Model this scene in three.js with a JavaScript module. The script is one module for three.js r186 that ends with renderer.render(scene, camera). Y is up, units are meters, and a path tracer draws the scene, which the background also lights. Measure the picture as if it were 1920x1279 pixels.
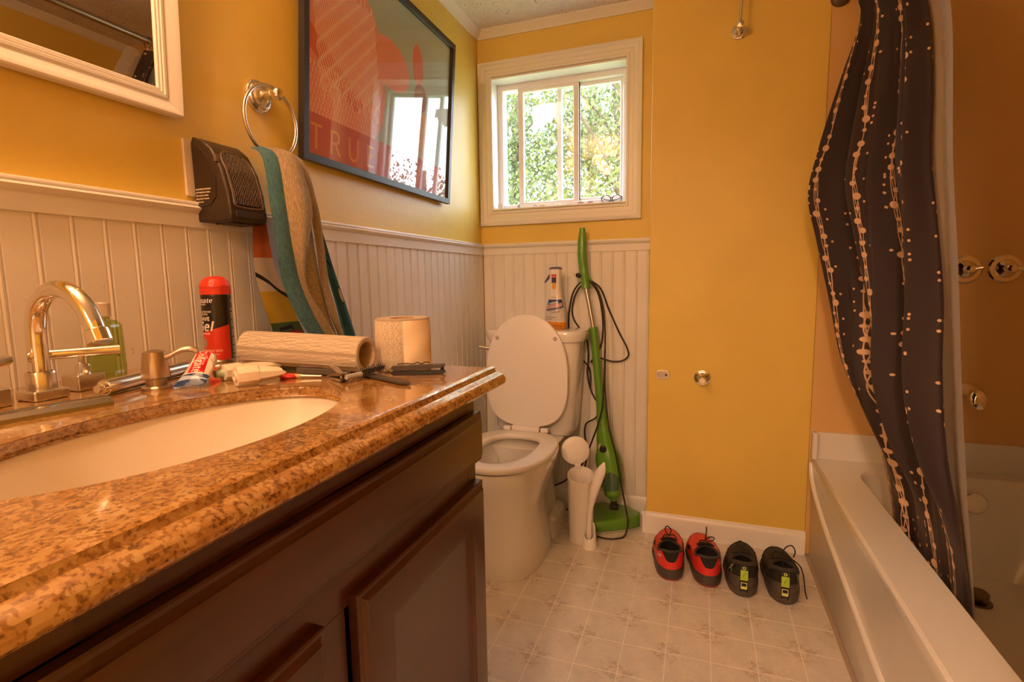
import * as THREE from 'three';
import { RoundedBoxGeometry } from 'three/addons/geometries/RoundedBoxGeometry.js';
import { mergeGeometries, mergeVertices, toCreasedNormals } from 'three/addons/utils/BufferGeometryUtils.js';
import { Brush, Evaluator, SUBTRACTION } from 'three-bvh-csg';
import { RectAreaLightUniformsLib } from 'three/addons/lights/RectAreaLightUniformsLib.js';
RectAreaLightUniformsLib.init();

// ---------------------------------------------------------------- camera, sky, sun, exposure
const scene = new THREE.Scene();
const camera = new THREE.PerspectiveCamera(66.25, 1920 / 1279, 0.02, 200);
camera.position.set(0.980, 1.063, 2.319);
{
  const fwd = new THREE.Vector3(-0.33665, -0.11703, -0.93433).normalize();
  const right = new THREE.Vector3(0.94132, -0.01626, -0.33713).normalize();
  const up = new THREE.Vector3().crossVectors(right, fwd).normalize();
  right.crossVectors(fwd, up);
  camera.quaternion.setFromRotationMatrix(new THREE.Matrix4().makeBasis(right, up, fwd.clone().negate()));
}
scene.add(camera);
scene.background = new THREE.Color(0.80, 0.90, 1.0);
scene.backgroundIntensity = 10;
const sun = new THREE.DirectionalLight(0xfff0d8, 7);
sun.name = 'sun';
sun.position.set(5, 9, 7);
sun.target.position.set(-1, 1.5, -7);
sun.castShadow = true;
sun.shadow.mapSize.set(2048, 2048);
Object.assign(sun.shadow.camera, { left: -14, right: 14, top: 14, bottom: -14, near: 0.5, far: 50 });
scene.add(sun, sun.target);
const renderer = new THREE.WebGLRenderer({ antialias: true });
renderer.shadowMap.enabled = true;
renderer.toneMapping = THREE.LinearToneMapping;
renderer.toneMappingExposure = 1.14;
const LAMP_COLOR = new THREE.Color().setRGB(1.0, 0.51, 0.235);
const HALL_FILL_COLOR = new THREE.Color().setRGB(1.0, 0.57, 0.33);
const HALL_FILL_CANDELA = 10;  // strength of the fill lamp added out of view in the hall
const LAMP_CANDELA = 0.60;

// ---------------------------------------------------------------- helpers
const V = (x, y, z) => new THREE.Vector3(x, y, z);
const clamp = (x, a = 0, b = 1) => Math.min(b, Math.max(a, x));
const lerp = (a, b, t) => a + (b - a) * t;
const smooth = (a, b, x) => { const t = clamp((x - a) / (b - a)); return t * t * (3 - 2 * t); };
let seed = 12345;
const rnd = () => { seed = (seed * 1664525 + 1013904223) >>> 0; return seed / 4294967296; };
const used = {};
function numbered(n) { const k = used[n] = (used[n] ?? -1) + 1; return k ? `${n}_${String(k).padStart(3, '0')}` : n; }
function shadowed(o) { o.castShadow = o.receiveShadow = true; return o; }
function thing(name, label, category, pos = [0, 0, 0], ry = 0, group) {
  const o = new THREE.Group();
  o.name = numbered(name); o.position.set(...pos); o.rotation.y = ry;
  o.userData = { label, category };
  if (group) o.userData.group = group;
  scene.add(o);
  return o;
}
function part(parent, name, geo, mat, label) {
  const m = shadowed(new THREE.Mesh(geo, mat));
  m.name = name;
  if (label) m.userData.label = label;
  parent.add(m);
  return m;
}
function struct(name, geo, mat, label) {
  const m = shadowed(new THREE.Mesh(geo, mat));
  m.name = name; m.userData = { kind: 'structure' };
  if (label) m.userData.label = label;
  scene.add(m);
  return m;
}
function single(name, label, category, geo, mat, pos = [0, 0, 0], group) {
  const m = shadowed(new THREE.Mesh(geo, mat));
  m.name = numbered(name); m.position.set(...pos);
  m.userData = { label, category };
  if (group) m.userData.group = group;
  scene.add(m);
  return m;
}
const merge = (...gs) => mergeGeometries(gs.flat().map((g) => {
  const h = g.index ? g.toNonIndexed() : g;
  for (const k of Object.keys(h.attributes)) if (!['position', 'normal', 'uv'].includes(k)) h.deleteAttribute(k);
  return h;
}));
// uv in metres from the dominant direction of each face
function wuv(g, s = 1) {
  g = g.index ? g.toNonIndexed() : g;
  const p = g.attributes.position, uv = new Float32Array(p.count * 2);
  const a = V(), b = V(), c = V();
  for (let i = 0; i < p.count; i += 3) {
    a.fromBufferAttribute(p, i); b.fromBufferAttribute(p, i + 1); c.fromBufferAttribute(p, i + 2);
    const n = b.clone().sub(a).cross(c.clone().sub(a));
    const ax = Math.abs(n.x), ay = Math.abs(n.y), az = Math.abs(n.z);
    [a, b, c].forEach((q, k) => {
      const [u, v] = ax > ay && ax > az ? [q.z, q.y] : ay > az ? [q.x, q.z] : [q.x, q.y];
      uv[(i + k) * 2] = u * s; uv[(i + k) * 2 + 1] = v * s;
    });
  }
  g.setAttribute('uv', new THREE.BufferAttribute(uv, 2));
  return g;
}
const bb = (x0, x1, y0, y1, z0, z1) => wuv(new THREE.BoxGeometry(x1 - x0, y1 - y0, z1 - z0).translate((x0 + x1) / 2, (y0 + y1) / 2, (z0 + z1) / 2));
const rb = (x0, x1, y0, y1, z0, z1, r = 0.004, seg = 2) => wuv(new RoundedBoxGeometry(x1 - x0, y1 - y0, z1 - z0, seg, Math.min(r, (x1 - x0) / 2.01, (y1 - y0) / 2.01, (z1 - z0) / 2.01)).translate((x0 + x1) / 2, (y0 + y1) / 2, (z0 + z1) / 2));
// closed profile [[a, b] ...] swept along an axis: 'z' gives (a, b, d), 'x' gives (d, b, a), 'y' gives (a, d, b)
function prism(pts, axis, from, to) {
  const sh = new THREE.Shape(pts.map(([a, b]) => new THREE.Vector2(a, b)));
  let g = new THREE.ExtrudeGeometry(sh, { depth: to - from, bevelEnabled: false, curveSegments: 6 }).translate(0, 0, from);
  if (axis !== 'z') {
    g = g.index ? g.toNonIndexed() : g;
    const p = g.attributes.position;
    for (let i = 0; i < p.count; i++) {
      const a = p.getX(i), b = p.getY(i), d = p.getZ(i);
      if (axis === 'x') p.setXYZ(i, d, b, a); else p.setXYZ(i, a, d, b);
    }
    for (let i = 0; i < p.count; i += 3) {
      const x = p.getX(i + 1), y = p.getY(i + 1), z = p.getZ(i + 1);
      p.setXYZ(i + 1, p.getX(i + 2), p.getY(i + 2), p.getZ(i + 2)); p.setXYZ(i + 2, x, y, z);
    }
    g.computeVertexNormals();
  }
  return wuv(toCreasedNormals(g, 0.6));
}
const cyl = (r0, r1, h, seg = 24) => new THREE.CylinderGeometry(r1, r0, h, seg).translate(0, h / 2, 0);
const lathe = (pts, seg = 40) => toCreasedNormals(new THREE.LatheGeometry(pts.map(([r, y]) => new THREE.Vector2(Math.max(r, 1e-5), y)), seg), 0.55);
const curve = (pts, closed = false) => new THREE.CatmullRomCurve3(pts.map((p) => V(...p)), closed, 'centripetal');
const tube = (pts, r, seg = 40, rs = 10, closed = false) => new THREE.TubeGeometry(Array.isArray(pts) ? curve(pts, closed) : pts, seg, r, rs, closed);
// rod between two points, radius r0 to r1, with closed ends
function rod(a, b, r0, r1 = r0, seg = 20) {
  const A = V(...a), B = V(...b), d = B.clone().sub(A), L = d.length();
  const g = cyl(r0, r1, L, seg);
  g.applyQuaternion(new THREE.Quaternion().setFromUnitVectors(V(0, 1, 0), d.normalize()));
  return g.translate(A.x, A.y, A.z);
}
// lathe turned so that its axis points along dir from 'at'
function latheAlong(pts, at, dir, seg = 36) {
  return lathe(pts, seg).applyQuaternion(new THREE.Quaternion().setFromUnitVectors(V(0, 1, 0), V(...dir).normalize())).translate(...at);
}
// grid surface f(s, t) -> Vector3, uv given by uvf or (s, t)
function sheet(ns, nt, f, uvf) {
  const pos = [], uv = [], idx = [];
  for (let j = 0; j <= nt; j++) for (let i = 0; i <= ns; i++) {
    const s = i / ns, t = j / nt, p = f(s, t);
    pos.push(p.x, p.y, p.z);
    uv.push(...(uvf ? uvf(s, t) : [s, t]));
  }
  for (let j = 0; j < nt; j++) for (let i = 0; i < ns; i++) {
    const a = j * (ns + 1) + i, b = a + 1, c = a + ns + 1, d = c + 1;
    idx.push(a, b, d, a, d, c);
  }
  const g = new THREE.BufferGeometry();
  g.setAttribute('position', new THREE.Float32BufferAttribute(pos, 3));
  g.setAttribute('uv', new THREE.Float32BufferAttribute(uv, 2));
  g.setIndex(idx); g.computeVertexNormals();
  return g;
}
// loft through closed rings (arrays of [x, y, z] of equal length); caps closed by fans
function loft(rings, capA = true, capB = true, crease = 0.9) {
  const n = rings[0].length, pos = [], idx = [], uv = [];
  rings.forEach((r, j) => r.forEach((p, i) => { pos.push(...p); uv.push(i / n, j / (rings.length - 1)); }));
  for (let j = 0; j + 1 < rings.length; j++) for (let i = 0; i < n; i++) {
    const a = j * n + i, b = j * n + (i + 1) % n, c = a + n, d = b + n;
    idx.push(a, c, b, b, c, d);
  }
  const cap = (r, flip) => {
    const c = pos.length / 3, m = r.reduce((q, p) => [q[0] + p[0] / n, q[1] + p[1] / n, q[2] + p[2] / n], [0, 0, 0]);
    pos.push(...m); uv.push(0.5, 0.5);
    const st = pos.length / 3;
    r.forEach((p) => { pos.push(...p); uv.push(0, 0); });
    for (let i = 0; i < n; i++) idx.push(...(flip ? [c, st + (i + 1) % n, st + i] : [c, st + i, st + (i + 1) % n]));
  };
  if (capA) cap(rings[0], false);
  if (capB) cap(rings[rings.length - 1], true);
  const g = new THREE.BufferGeometry();
  g.setAttribute('position', new THREE.Float32BufferAttribute(pos, 3));
  g.setAttribute('uv', new THREE.Float32BufferAttribute(uv, 2));
  g.setIndex(idx); g.computeVertexNormals();
  return toCreasedNormals(g, crease);
}
const superRing = (cx, y, cz, hx, hz, n = 40, p = 2.6) => Array.from({ length: n }, (_, i) => {
  const a = -i / n * Math.PI * 2, c = Math.cos(a), s = Math.sin(a);
  return [cx + hx * Math.sign(c) * Math.abs(c) ** (2 / p), y, cz + hz * Math.sign(s) * Math.abs(s) ** (2 / p)];
});
function extrude(shape, depth, bevel = 0, seg = 2, curveSegments = 24) {
  return new THREE.ExtrudeGeometry(shape, { depth: depth - 2 * bevel, bevelEnabled: bevel > 0, bevelThickness: bevel, bevelSize: bevel, bevelOffset: -bevel, bevelSegments: seg, curveSegments }).translate(0, 0, bevel);
}

// ---------------------------------------------------------------- textures
function hash(x, y, s) { let h = (x * 374761393 + y * 668265263 + s * 1274126177) | 0; h = Math.imul(h ^ (h >>> 13), 1274126177); return ((h ^ (h >>> 16)) >>> 0) / 4294967296; }
function vnoise(x, y, per, s) {
  const xi = Math.floor(x), yi = Math.floor(y), fx = x - xi, fy = y - yi, u = fx * fx * (3 - 2 * fx), v = fy * fy * (3 - 2 * fy);
  const w = (a) => ((a % per) + per) % per;
  return lerp(lerp(hash(w(xi), w(yi), s), hash(w(xi + 1), w(yi), s), u), lerp(hash(w(xi), w(yi + 1), s), hash(w(xi + 1), w(yi + 1), s), u), v);
}
function fbm(x, y, per, s, oct = 4) { let a = 0, k = 0.5, q = 0; for (let i = 0; i < oct; i++) { a += k * vnoise(x, y, per, s + i); q += k; x *= 2; y *= 2; per *= 2; k *= 0.5; } return a / q; }
function dataTex(n, f, srgb, rep = 1) {
  const d = new Uint8Array(n * n * 4);
  for (let j = 0; j < n; j++) for (let i = 0; i < n; i++) {
    const c = f(i / n, j / n), o = (j * n + i) * 4;
    if (typeof c === 'number') d[o] = d[o + 1] = d[o + 2] = clamp(c) * 255; else for (let k = 0; k < 3; k++) d[o + k] = clamp(c[k]) * 255;
    d[o + 3] = 255;
  }
  const t = new THREE.DataTexture(d, n, n);
  t.wrapS = t.wrapT = THREE.RepeatWrapping; t.magFilter = THREE.LinearFilter; t.minFilter = THREE.LinearMipmapLinearFilter; t.generateMipmaps = true;
  if (srgb) t.colorSpace = THREE.SRGBColorSpace;
  t.repeat.set(rep, rep); t.needsUpdate = true;
  return t;
}
function canvasTex(w, h, draw, srgb = true) {
  const c = document.createElement('canvas'); c.width = w; c.height = h;
  draw(c.getContext('2d'), w, h);
  const t = new THREE.CanvasTexture(c);
  if (srgb) t.colorSpace = THREE.SRGBColorSpace;
  t.wrapS = t.wrapT = THREE.RepeatWrapping;
  return t;
}
const rgb = (r, g, b) => new THREE.Color().setRGB(r, g, b);
const std = (color, rough = 0.5, o = {}) => new THREE.MeshPhysicalMaterial({ color, roughness: rough, ...o });
const mottle = (c, amt, sc, s) => (u, v) => { const n = fbm(u * sc, v * sc, sc, s, 4) - 0.5; return c.map((x) => x * (1 + amt * n)); };

const rollerBump = dataTex(256, (u, v) => fbm(u * 48, v * 48, 48, 3, 3), false, 3);
const M = {};
M.paint = std(0xffffff, 0.42, { map: dataTex(512, mottle([0.89, 0.775, 0.375], 0.06, 6, 11), true, 0.9), bumpMap: rollerBump, bumpScale: 0.0003 });
M.trim = std(rgb(0.80, 0.79, 0.77), 0.34, { clearcoat: 0.15 });
M.bead = std(0xffffff, 0.36, { map: dataTex(512, (u, v) => { const n = fbm(u * 4, v * 4, 4, 21, 4) - 0.5, sp = vnoise(u * 90, v * 90, 90, 5) > 0.965 ? 0.86 : 1; return [0.90 * (1 + 0.06 * n) * sp, 0.89 * (1 + 0.06 * n) * sp, 0.875 * (1 + 0.07 * n) * sp]; }, true, 1.3) });
M.tan = std(0xffffff, 0.33, { map: dataTex(256, mottle([0.85, 0.70, 0.46], 0.05, 5, 31), true, 0.8) });
M.ceil = std(0xffffff, 0.9, { map: dataTex(1024, (u, v) => {
  const n = fbm(u * 60, v * 60, 60, 41, 3), st = fbm(u * 7, v * 7, 7, 47, 4), sp = vnoise(u * 150, v * 150, 150, 53);
  const k = st > 0.52 && sp > 0.90 ? 0.62 : 0.98 + 0.05 * n;
  return [0.90 * k, 0.885 * k, 0.87 * k];
}, true, 1), bumpMap: dataTex(512, (u, v) => fbm(u * 64, v * 64, 64, 43, 3), false, 2), bumpScale: 0.006 });
M.chrome = std(rgb(0.82, 0.80, 0.77), 0.09, { metalness: 1 });
M.dullChrome = std(rgb(0.72, 0.68, 0.62), 0.24, { metalness: 1 });
M.nickel = std(rgb(0.50, 0.41, 0.31), 0.32, { metalness: 1 });
M.steel = std(rgb(0.55, 0.53, 0.50), 0.3, { metalness: 1 });
M.bronze = std(rgb(0.22, 0.17, 0.11), 0.35, { metalness: 1 });
M.porcelain = std(rgb(0.78, 0.77, 0.75), 0.10, { clearcoat: 0.6, clearcoatRoughness: 0.05 });
M.sinkware = std(rgb(0.80, 0.72, 0.60), 0.12, { clearcoat: 0.5, clearcoatRoughness: 0.06 });
M.tub = std(rgb(0.74, 0.735, 0.71), 0.22, { clearcoat: 0.4, clearcoatRoughness: 0.12 });
M.plastic = std(rgb(0.80, 0.785, 0.77), 0.35);
M.vinyl = std(rgb(0.84, 0.83, 0.82), 0.4);
M.black = std(rgb(0.012, 0.011, 0.011), 0.4);
M.rubber = std(rgb(0.018, 0.015, 0.013), 0.65);
M.wood = std(0xffffff, 0.28, { map: dataTex(512, (u, v) => { const g = fbm(u * 3, v * 40, 40, 61, 4), n = fbm(u * 5, v * 5, 5, 67, 3); const k = 0.75 + 0.35 * g + 0.25 * n; return [0.25 * k, 0.135 * k, 0.098 * k]; }, true, 1.6), clearcoat: 0.12, clearcoatRoughness: 0.3 });
M.glass = std(0xffffff, 0, { transmission: 1, thickness: 0, ior: 1.5 });

// ---------------------------------------------------------------- the room
const CEIL = 2.172, ZC = 0.162, XC0 = 0.788, XT = 1.379, XR = 2.15, ZF = 1.69, ZR = 3.0;
struct('floor_slab', bb(-0.12, XR + 0.12, -0.10, -0.004, -0.13, ZR + 0.12), std(rgb(0.40, 0.32, 0.25), 0.8)).name = 'floor_1';
struct('ceiling', bb(-0.12, XR + 0.12, CEIL, CEIL + 0.12, -0.13, ZR + 0.12), M.ceil);
const wallLeft = struct('wall_left', bb(-0.12, 0, 0, CEIL, -0.13, ZR), M.paint);
const WX0 = 0.062, WX1 = 0.676, WY0 = 1.383, WY1 = 1.962;
const wallBack = struct('wall_back', merge(
  bb(0, WX0, 0, CEIL, -0.13, 0), bb(WX1, XC0 + 0.02, 0, CEIL, -0.13, 0),
  bb(WX0, WX1, 0, WY0, -0.13, 0), bb(WX0, WX1, WY1, CEIL, -0.13, 0)), M.paint);
struct('wall_chase', rb(XC0, XT, 0, CEIL, -0.13, ZC, 0.004), M.paint);
struct('wall_tub_end', bb(XT, XR + 0.12, 0, CEIL, -0.13, ZC - 0.001), M.tan);
struct('wall_tub_side', merge(bb(XR, XR + 0.12, 0, 1.86, ZC, ZF)), M.tan);
struct('wall_tub_side_upper', bb(XR, XR + 0.12, 1.86, CEIL, ZC, ZF), M.paint).name = 'wall_right';
struct('wall_tub_foot', bb(XT + 0.01, XR + 0.12, 0, CEIL, ZF, ZF + 0.1), M.paint);
struct('wall_right_near', bb(XT + 0.01, XT + 0.13, 0, CEIL, ZF + 0.1, ZR), M.paint);
struct('wall_rear', merge(bb(-0.12, 0.50, 0, CEIL, ZR, ZR + 0.12), bb(1.30, XT + 0.13, 0, CEIL, ZR, ZR + 0.12), bb(0.50, 1.30, 2.03, CEIL, ZR, ZR + 0.12)), M.paint);
// added doorway and hall behind the camera; unseen lamp fills floor and tub
struct('trim_6', merge(bb(0.44, 0.505, 0, 2.09, ZR - 0.016, ZR), bb(1.295, 1.36, 0, 2.09, ZR - 0.016, ZR), bb(0.44, 1.36, 2.025, 2.09, ZR - 0.016, ZR)), M.trim, 'white door casing behind the camera');
struct('wall_hall', merge(bb(-0.5, -0.38, 0, 2.4, ZR + 0.12, 5.0), bb(2.3, 2.42, 0, 2.4, ZR + 0.12, 5.0), bb(-0.5, 2.42, 0, 2.4, 5.0, 5.12), bb(-0.5, -0.12, 0, 2.4, ZR, ZR + 0.12), bb(XT + 0.13, 2.42, 0, 2.4, ZR, ZR + 0.12), bb(-0.5, 2.42, CEIL + 0.12, 2.42, ZR, ZR + 0.12)), std(rgb(0.74, 0.68, 0.58), 0.6));
struct('ceiling_hall', bb(-0.5, 2.42, 2.4, 2.5, ZR, 5.12), std(rgb(0.8, 0.78, 0.74), 0.8));
struct('floor_hall', bb(-0.5, 2.42, -0.1, -0.001, ZR, 5.12), std(rgb(0.40, 0.30, 0.20), 0.5));
{
  const t = thing('added_hall_lamp', 'round white fill lamp added unseen in the hall behind the camera', 'lamp', [0.8, 2.4, 3.9]);
  part(t, 'base', lathe([[0, 0], [0.15, 0], [0.15, -0.02], [0, -0.02]]), M.dullChrome);
  part(t, 'lamp_shade', lathe([[0.145, -0.02], [0.14, -0.05], [0.10, -0.085], [0.05, -0.1], [0, -0.104]]), std(rgb(0.9, 0.88, 0.84), 0.5, { emissive: HALL_FILL_COLOR, emissiveIntensity: 5 })).castShadow = false;
  const L = new THREE.PointLight(HALL_FILL_COLOR, HALL_FILL_CANDELA, 0, 2); L.position.set(0, -0.16, 0); L.castShadow = true; L.shadow.radius = 6; L.name = 'hall_fill_light'; t.add(L);
}

// tongue-and-bead wainscot: every plank is a piece of its own
{
  const y0 = 0.085, y1 = 1.182, w = 0.0508;
  // across the plank: a (0..w) and how far it stands out
  const prof = [[0.0002, 0], [0.0002, 0.0066], [0.0014, 0.0085], [w - 0.0098, 0.0085], [w - 0.0088, 0.0066], [w - 0.0078, 0.0080], [w - 0.0048, 0.0092], [w - 0.0022, 0.0080], [w - 0.0002, 0.0066], [w - 0.0002, 0]];
  const gl = prism(prof.map(([a, d]) => [d, -a]), 'y', y0, y1);
  const gb = prism(prof.map(([a, d]) => [a, d]), 'y', y0, y1);
  const shift = (g, k) => { const h = g.clone(), u = h.attributes.uv; for (let i = 0; i < u.count; i++) u.setXY(i, u.getX(i) + k * 0.37, u.getY(i) + k * 0.53); return h; };
  const lv = [0, 1, 2].map((k) => shift(gl, k)), bv = [0, 1, 2].map((k) => shift(gb, k));
  for (let i = 0; i < 56; i++) { const z = 0.008 + (i + 1) * w; if (z > 2.9) break; part(wallLeft, i ? `plank_${String(i).padStart(3, '0')}` : 'plank', lv[i % 3], M.bead).position.set(0, 0, z); }
  for (let i = 0; i < 15; i++) part(wallBack, i ? `plank_${String(i).padStart(3, '0')}` : 'plank', bv[(i + 1) % 3], M.bead).position.set(0.012 + i * w, 0, 0);
}
// chair rails, crown, baseboards
const railProf = [[0, 1.178], [0.013, 1.178], [0.014, 1.207], [0.0155, 1.2075], [0.018, 1.210], [0.022, 1.2135], [0.024, 1.2165], [0.0195, 1.220], [0.017, 1.2215], [0.019, 1.2245], [0.0185, 1.2275], [0.013, 1.230], [0, 1.2305]];
struct('trim_1', prism(railProf, 'z', 0, 2.95), M.trim, 'white chair rail moulding along the left wall');
struct('trim_2', prism(railProf, 'x', 0, XC0), M.trim, 'white chair rail moulding under the window');
const crownProf = [[0, CEIL - 0.034], [0.006, CEIL - 0.034], [0.009, CEIL - 0.028], [0.018, CEIL - 0.018], [0.027, CEIL - 0.008], [0.031, CEIL - 0.005], [0.031, CEIL], [0, CEIL]];
struct('trim_3', prism(crownProf, 'z', 0, ZR), M.trim, 'white crown moulding over the left wall');
struct('trim_4', prism(crownProf, 'x', 0, XC0), M.trim, 'white crown moulding over the window wall');
struct('trim_5', prism(crownProf.map(([a, b]) => [XR - a, b]).reverse(), 'z', ZC, ZF), M.trim, 'white crown moulding over the tub');
const baseProf = [[0, 0], [0.013, 0], [0.013, 0.070], [0.0115, 0.076], [0.008, 0.081], [0.007, 0.087], [0.003, 0.090], [0, 0.090]];
struct('baseboard_left', prism(baseProf.map(([a, b]) => [a + 0.0, b]), 'z', 0, 1.50), M.trim);
struct('baseboard_back', prism(baseProf, 'x', 0, XC0), M.trim);
struct('baseboard_chase', merge(prism(baseProf.map(([a, b]) => [ZC + a, b]), 'x', XC0 - 0.013, XT), prism(baseProf.map(([a, b]) => [XC0 - a, b]).reverse(), 'z', 0.013, ZC + 0.0125)), M.trim);
struct('baseboard_rear', prism(baseProf.map(([a, b]) => [ZR - a, b]).reverse(), 'x', 0, 0.5), M.trim);

// floor of small square vinyl tiles with a raised pale grid: each tile a piece
{
  const TX = 0.12, TZ = 0.1236, n = 1024;
  const tileTex = dataTex(n, (u, v) => {
    // two tiles across: a dusky leaf motif at every other crossing, fine veins
    const x = u * 2, y = v * 2;
    let mot = 0;
    for (const [cx, cy] of [[0, 0], [2, 0], [0, 2], [2, 2], [1, 1]]) {
      const dx = x - cx, dy = y - cy, r = Math.hypot(dx, dy), a = Math.atan2(dy, dx);
      const lobes = 0.34 + 0.10 * Math.cos(4 * a + 0.6) + 0.5 * (fbm(u * 14 + 3, v * 14, 14, 71, 4) - 0.5);
      mot = Math.max(mot, 0.75 * smooth(lobes + 0.10, lobes - 0.14, r) * smooth(0.40, 0.66, fbm(u * 26, v * 26, 26, 73, 4)));
    }
    const vein = fbm(u * 10, v * 10, 10, 77, 5), fine = fbm(u * 80, v * 80, 80, 79, 2);
    const k = 0.95 + 0.09 * (vein - 0.5) + 0.05 * (fine - 0.5);
    const sp = vnoise(u * 200, v * 200, 200, 83) > 0.994 ? 0.72 : 1;
    return [lerp(0.865, 0.745, mot) * k * sp, lerp(0.840, 0.690, mot) * k * sp, lerp(0.810, 0.650, mot) * k * sp];
  }, true);
  const mats = [0].map(() => std(0xffffff, 0.24, { map: tileTex, bumpMap: dataTex(256, (u, v) => fbm(u * 24, v * 24, 24, 85, 4), false, 1), bumpScale: 0.0006, clearcoat: 0.4, clearcoatRoughness: 0.16 }));
  const floor = struct('floor', bb(0, XT, -0.004, -0.0006, 0, ZR), std(rgb(0.76, 0.70, 0.62), 0.4));
  const base = rb(0.0014, TX - 0.0014, -0.003, 0, 0.0014, TZ - 0.0014, 0.0011, 1);
  const variants = [[0, 0], [1, 0], [0, 1], [1, 1]].map(([i, j]) => {
    const g = base.clone(), p = g.attributes.position, u = g.attributes.uv;
    for (let k = 0; k < u.count; k++) u.setXY(k, (i + p.getX(k) / TX) / 2, (j + p.getZ(k) / TZ) / 2);
    return g;
  });
  const x0 = 0.072 - TX, z0 = 0.636 - 6 * TZ;
  let count = 0;
  const done = [];
  for (let j = 0; j < 26; j++) for (let i = 0; i < 12; i++) {
    const x = x0 + i * TX, z = z0 + j * TZ;
    if (z > ZR || x > XT || z + TZ < 0) continue;
    if (x + TX > XT || x < 0 || z < 0) {   // cut tiles along the walls and the tub
      const a = Math.max(x, 0) - x, b = Math.min(x + TX, XT) - x, c = Math.max(z, 0) - z;
      if (b - a < 0.006) continue;
      const g = rb(a + 0.0014, b - 0.0014, -0.003, 0, c + 0.0014, TZ - 0.0014, 0.0011, 1), p = g.attributes.position, u = g.attributes.uv;
      for (let k = 0; k < u.count; k++) u.setXY(k, ((i & 1) + p.getX(k) / TX) / 2, ((j & 1) + p.getZ(k) / TZ) / 2);
      done.push([g, x, z]);
    } else done.push([variants[(i & 1) + 2 * (j & 1)], x, z]);
  }
  for (const [g, x, z] of done) { if (count >= 298) break; part(floor, count ? `tile_${String(count).padStart(3, '0')}` : 'tile', g, mats[0]).position.set(x, 0, z); count++; }
}

// ---------------------------------------------------------------- window
{
  // casing: stepped flat moulding, mitred, one piece per side
  const w = 0.0655, prof = [[0, 0], [0, 0.016], [0.004, 0.018], [0.014, 0.0185], [0.016, 0.0155], [0.034, 0.0150], [0.036, 0.0120], [0.052, 0.0115], [0.055, 0.0150], [0.062, 0.0150], [w, 0.012], [w, 0]];
  const X0 = WX0 - 0.058, X1 = WX1 + 0.060, Y0 = WY0 - 0.071, Y1 = WY1 + 0.072;
  const frame = (x0, x1, y0, y1, prof, z = 0) => {
    const corners = [[x0, y0, 1, 1], [x1, y0, -1, 1], [x1, y1, -1, -1], [x0, y1, 1, -1]];
    return [0, 1, 2, 3].map((k) => {
      const A = corners[k], B = corners[(k + 1) % 4];
      const ring = ([cx, cy, sx, sy]) => prof.map(([a, d]) => [cx + sx * a, cy + sy * a, z + d]);
      return wuv(loft([ring(A), ring(B)], true, true, 0.5));
    });
  };
  const win = new THREE.Group(); win.name = 'window_1'; win.userData = { kind: 'structure', label: 'white framed sliding window with deep casing and sill' }; scene.add(win);
  frame(X0, X1, Y0, Y1, prof).forEach((g, i) => part(win, ['casing_bottom', 'casing_side', 'casing_top', 'casing_side'][i], g, M.trim));
  part(win, 'jamb', merge(bb(WX0 - 0.004, WX0 + 0.004, WY0, WY1, -0.125, 0.012), bb(WX1 - 0.004, WX1 + 0.004, WY0, WY1, -0.125, 0.012), bb(WX0, WX1, WY1 - 0.004, WY1 + 0.004, -0.125, 0.012)), M.trim);
  part(win, 'sill', rb(WX0, WX1, WY0 - 0.004, WY0 + 0.005, -0.125, 0.014, 0.003), M.trim);
  const a = WX0 + 0.004, b = WX1 - 0.004, c = WY0 + 0.005, d = WY1 - 0.004, zf = -0.098;
  const vprof = (t, dep) => [[0, 0], [0, dep], [t - 0.003, dep], [t, dep - 0.004], [t, 0]];
  frame(a, b, c, d, vprof(0.026, 0.05), zf - 0.025).forEach((g) => part(win, 'window_frame', g, M.vinyl));
  // fixed light on the right, on the outer track
  const fx0 = 0.345, fx1 = b - 0.020, fy0 = c + 0.020, fy1 = d - 0.020;
  const fixed = part(win, 'fixed_sash', merge(frame(fx0, fx1, fy0, fy1, vprof(0.022, 0.018), zf - 0.022)), M.vinyl);
  part(fixed, 'pane', bb(fx0 + 0.018, fx1 - 0.018, fy0 + 0.018, fy1 - 0.018, zf - 0.015, zf - 0.012), M.glass);
  // sliding sash, pushed part of the way
  const sx0 = 0.165, sx1 = 0.450, sy0 = c + 0.010, sy1 = d - 0.016;
  const sash = part(win, 'sliding_sash', merge(frame(sx0, sx1, sy0, sy1, vprof(0.025, 0.020), zf)), M.vinyl);
  part(sash, 'pane', bb(sx0 + 0.02, sx1 - 0.02, sy0 + 0.02, sy1 - 0.02, zf + 0.007, zf + 0.010), M.glass);
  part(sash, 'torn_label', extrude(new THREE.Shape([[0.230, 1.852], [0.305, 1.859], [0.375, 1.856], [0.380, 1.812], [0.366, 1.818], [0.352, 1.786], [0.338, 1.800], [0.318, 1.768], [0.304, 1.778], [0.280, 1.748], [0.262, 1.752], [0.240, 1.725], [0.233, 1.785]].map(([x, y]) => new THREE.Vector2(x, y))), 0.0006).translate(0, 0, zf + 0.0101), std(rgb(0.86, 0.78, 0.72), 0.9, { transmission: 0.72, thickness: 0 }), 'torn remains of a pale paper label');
  part(sash, 'dark_seal', bb(sx1, sx1 + 0.004, sy0, sy1, zf, zf + 0.012), std(rgb(0.05, 0.045, 0.04), 0.7));
}

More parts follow.
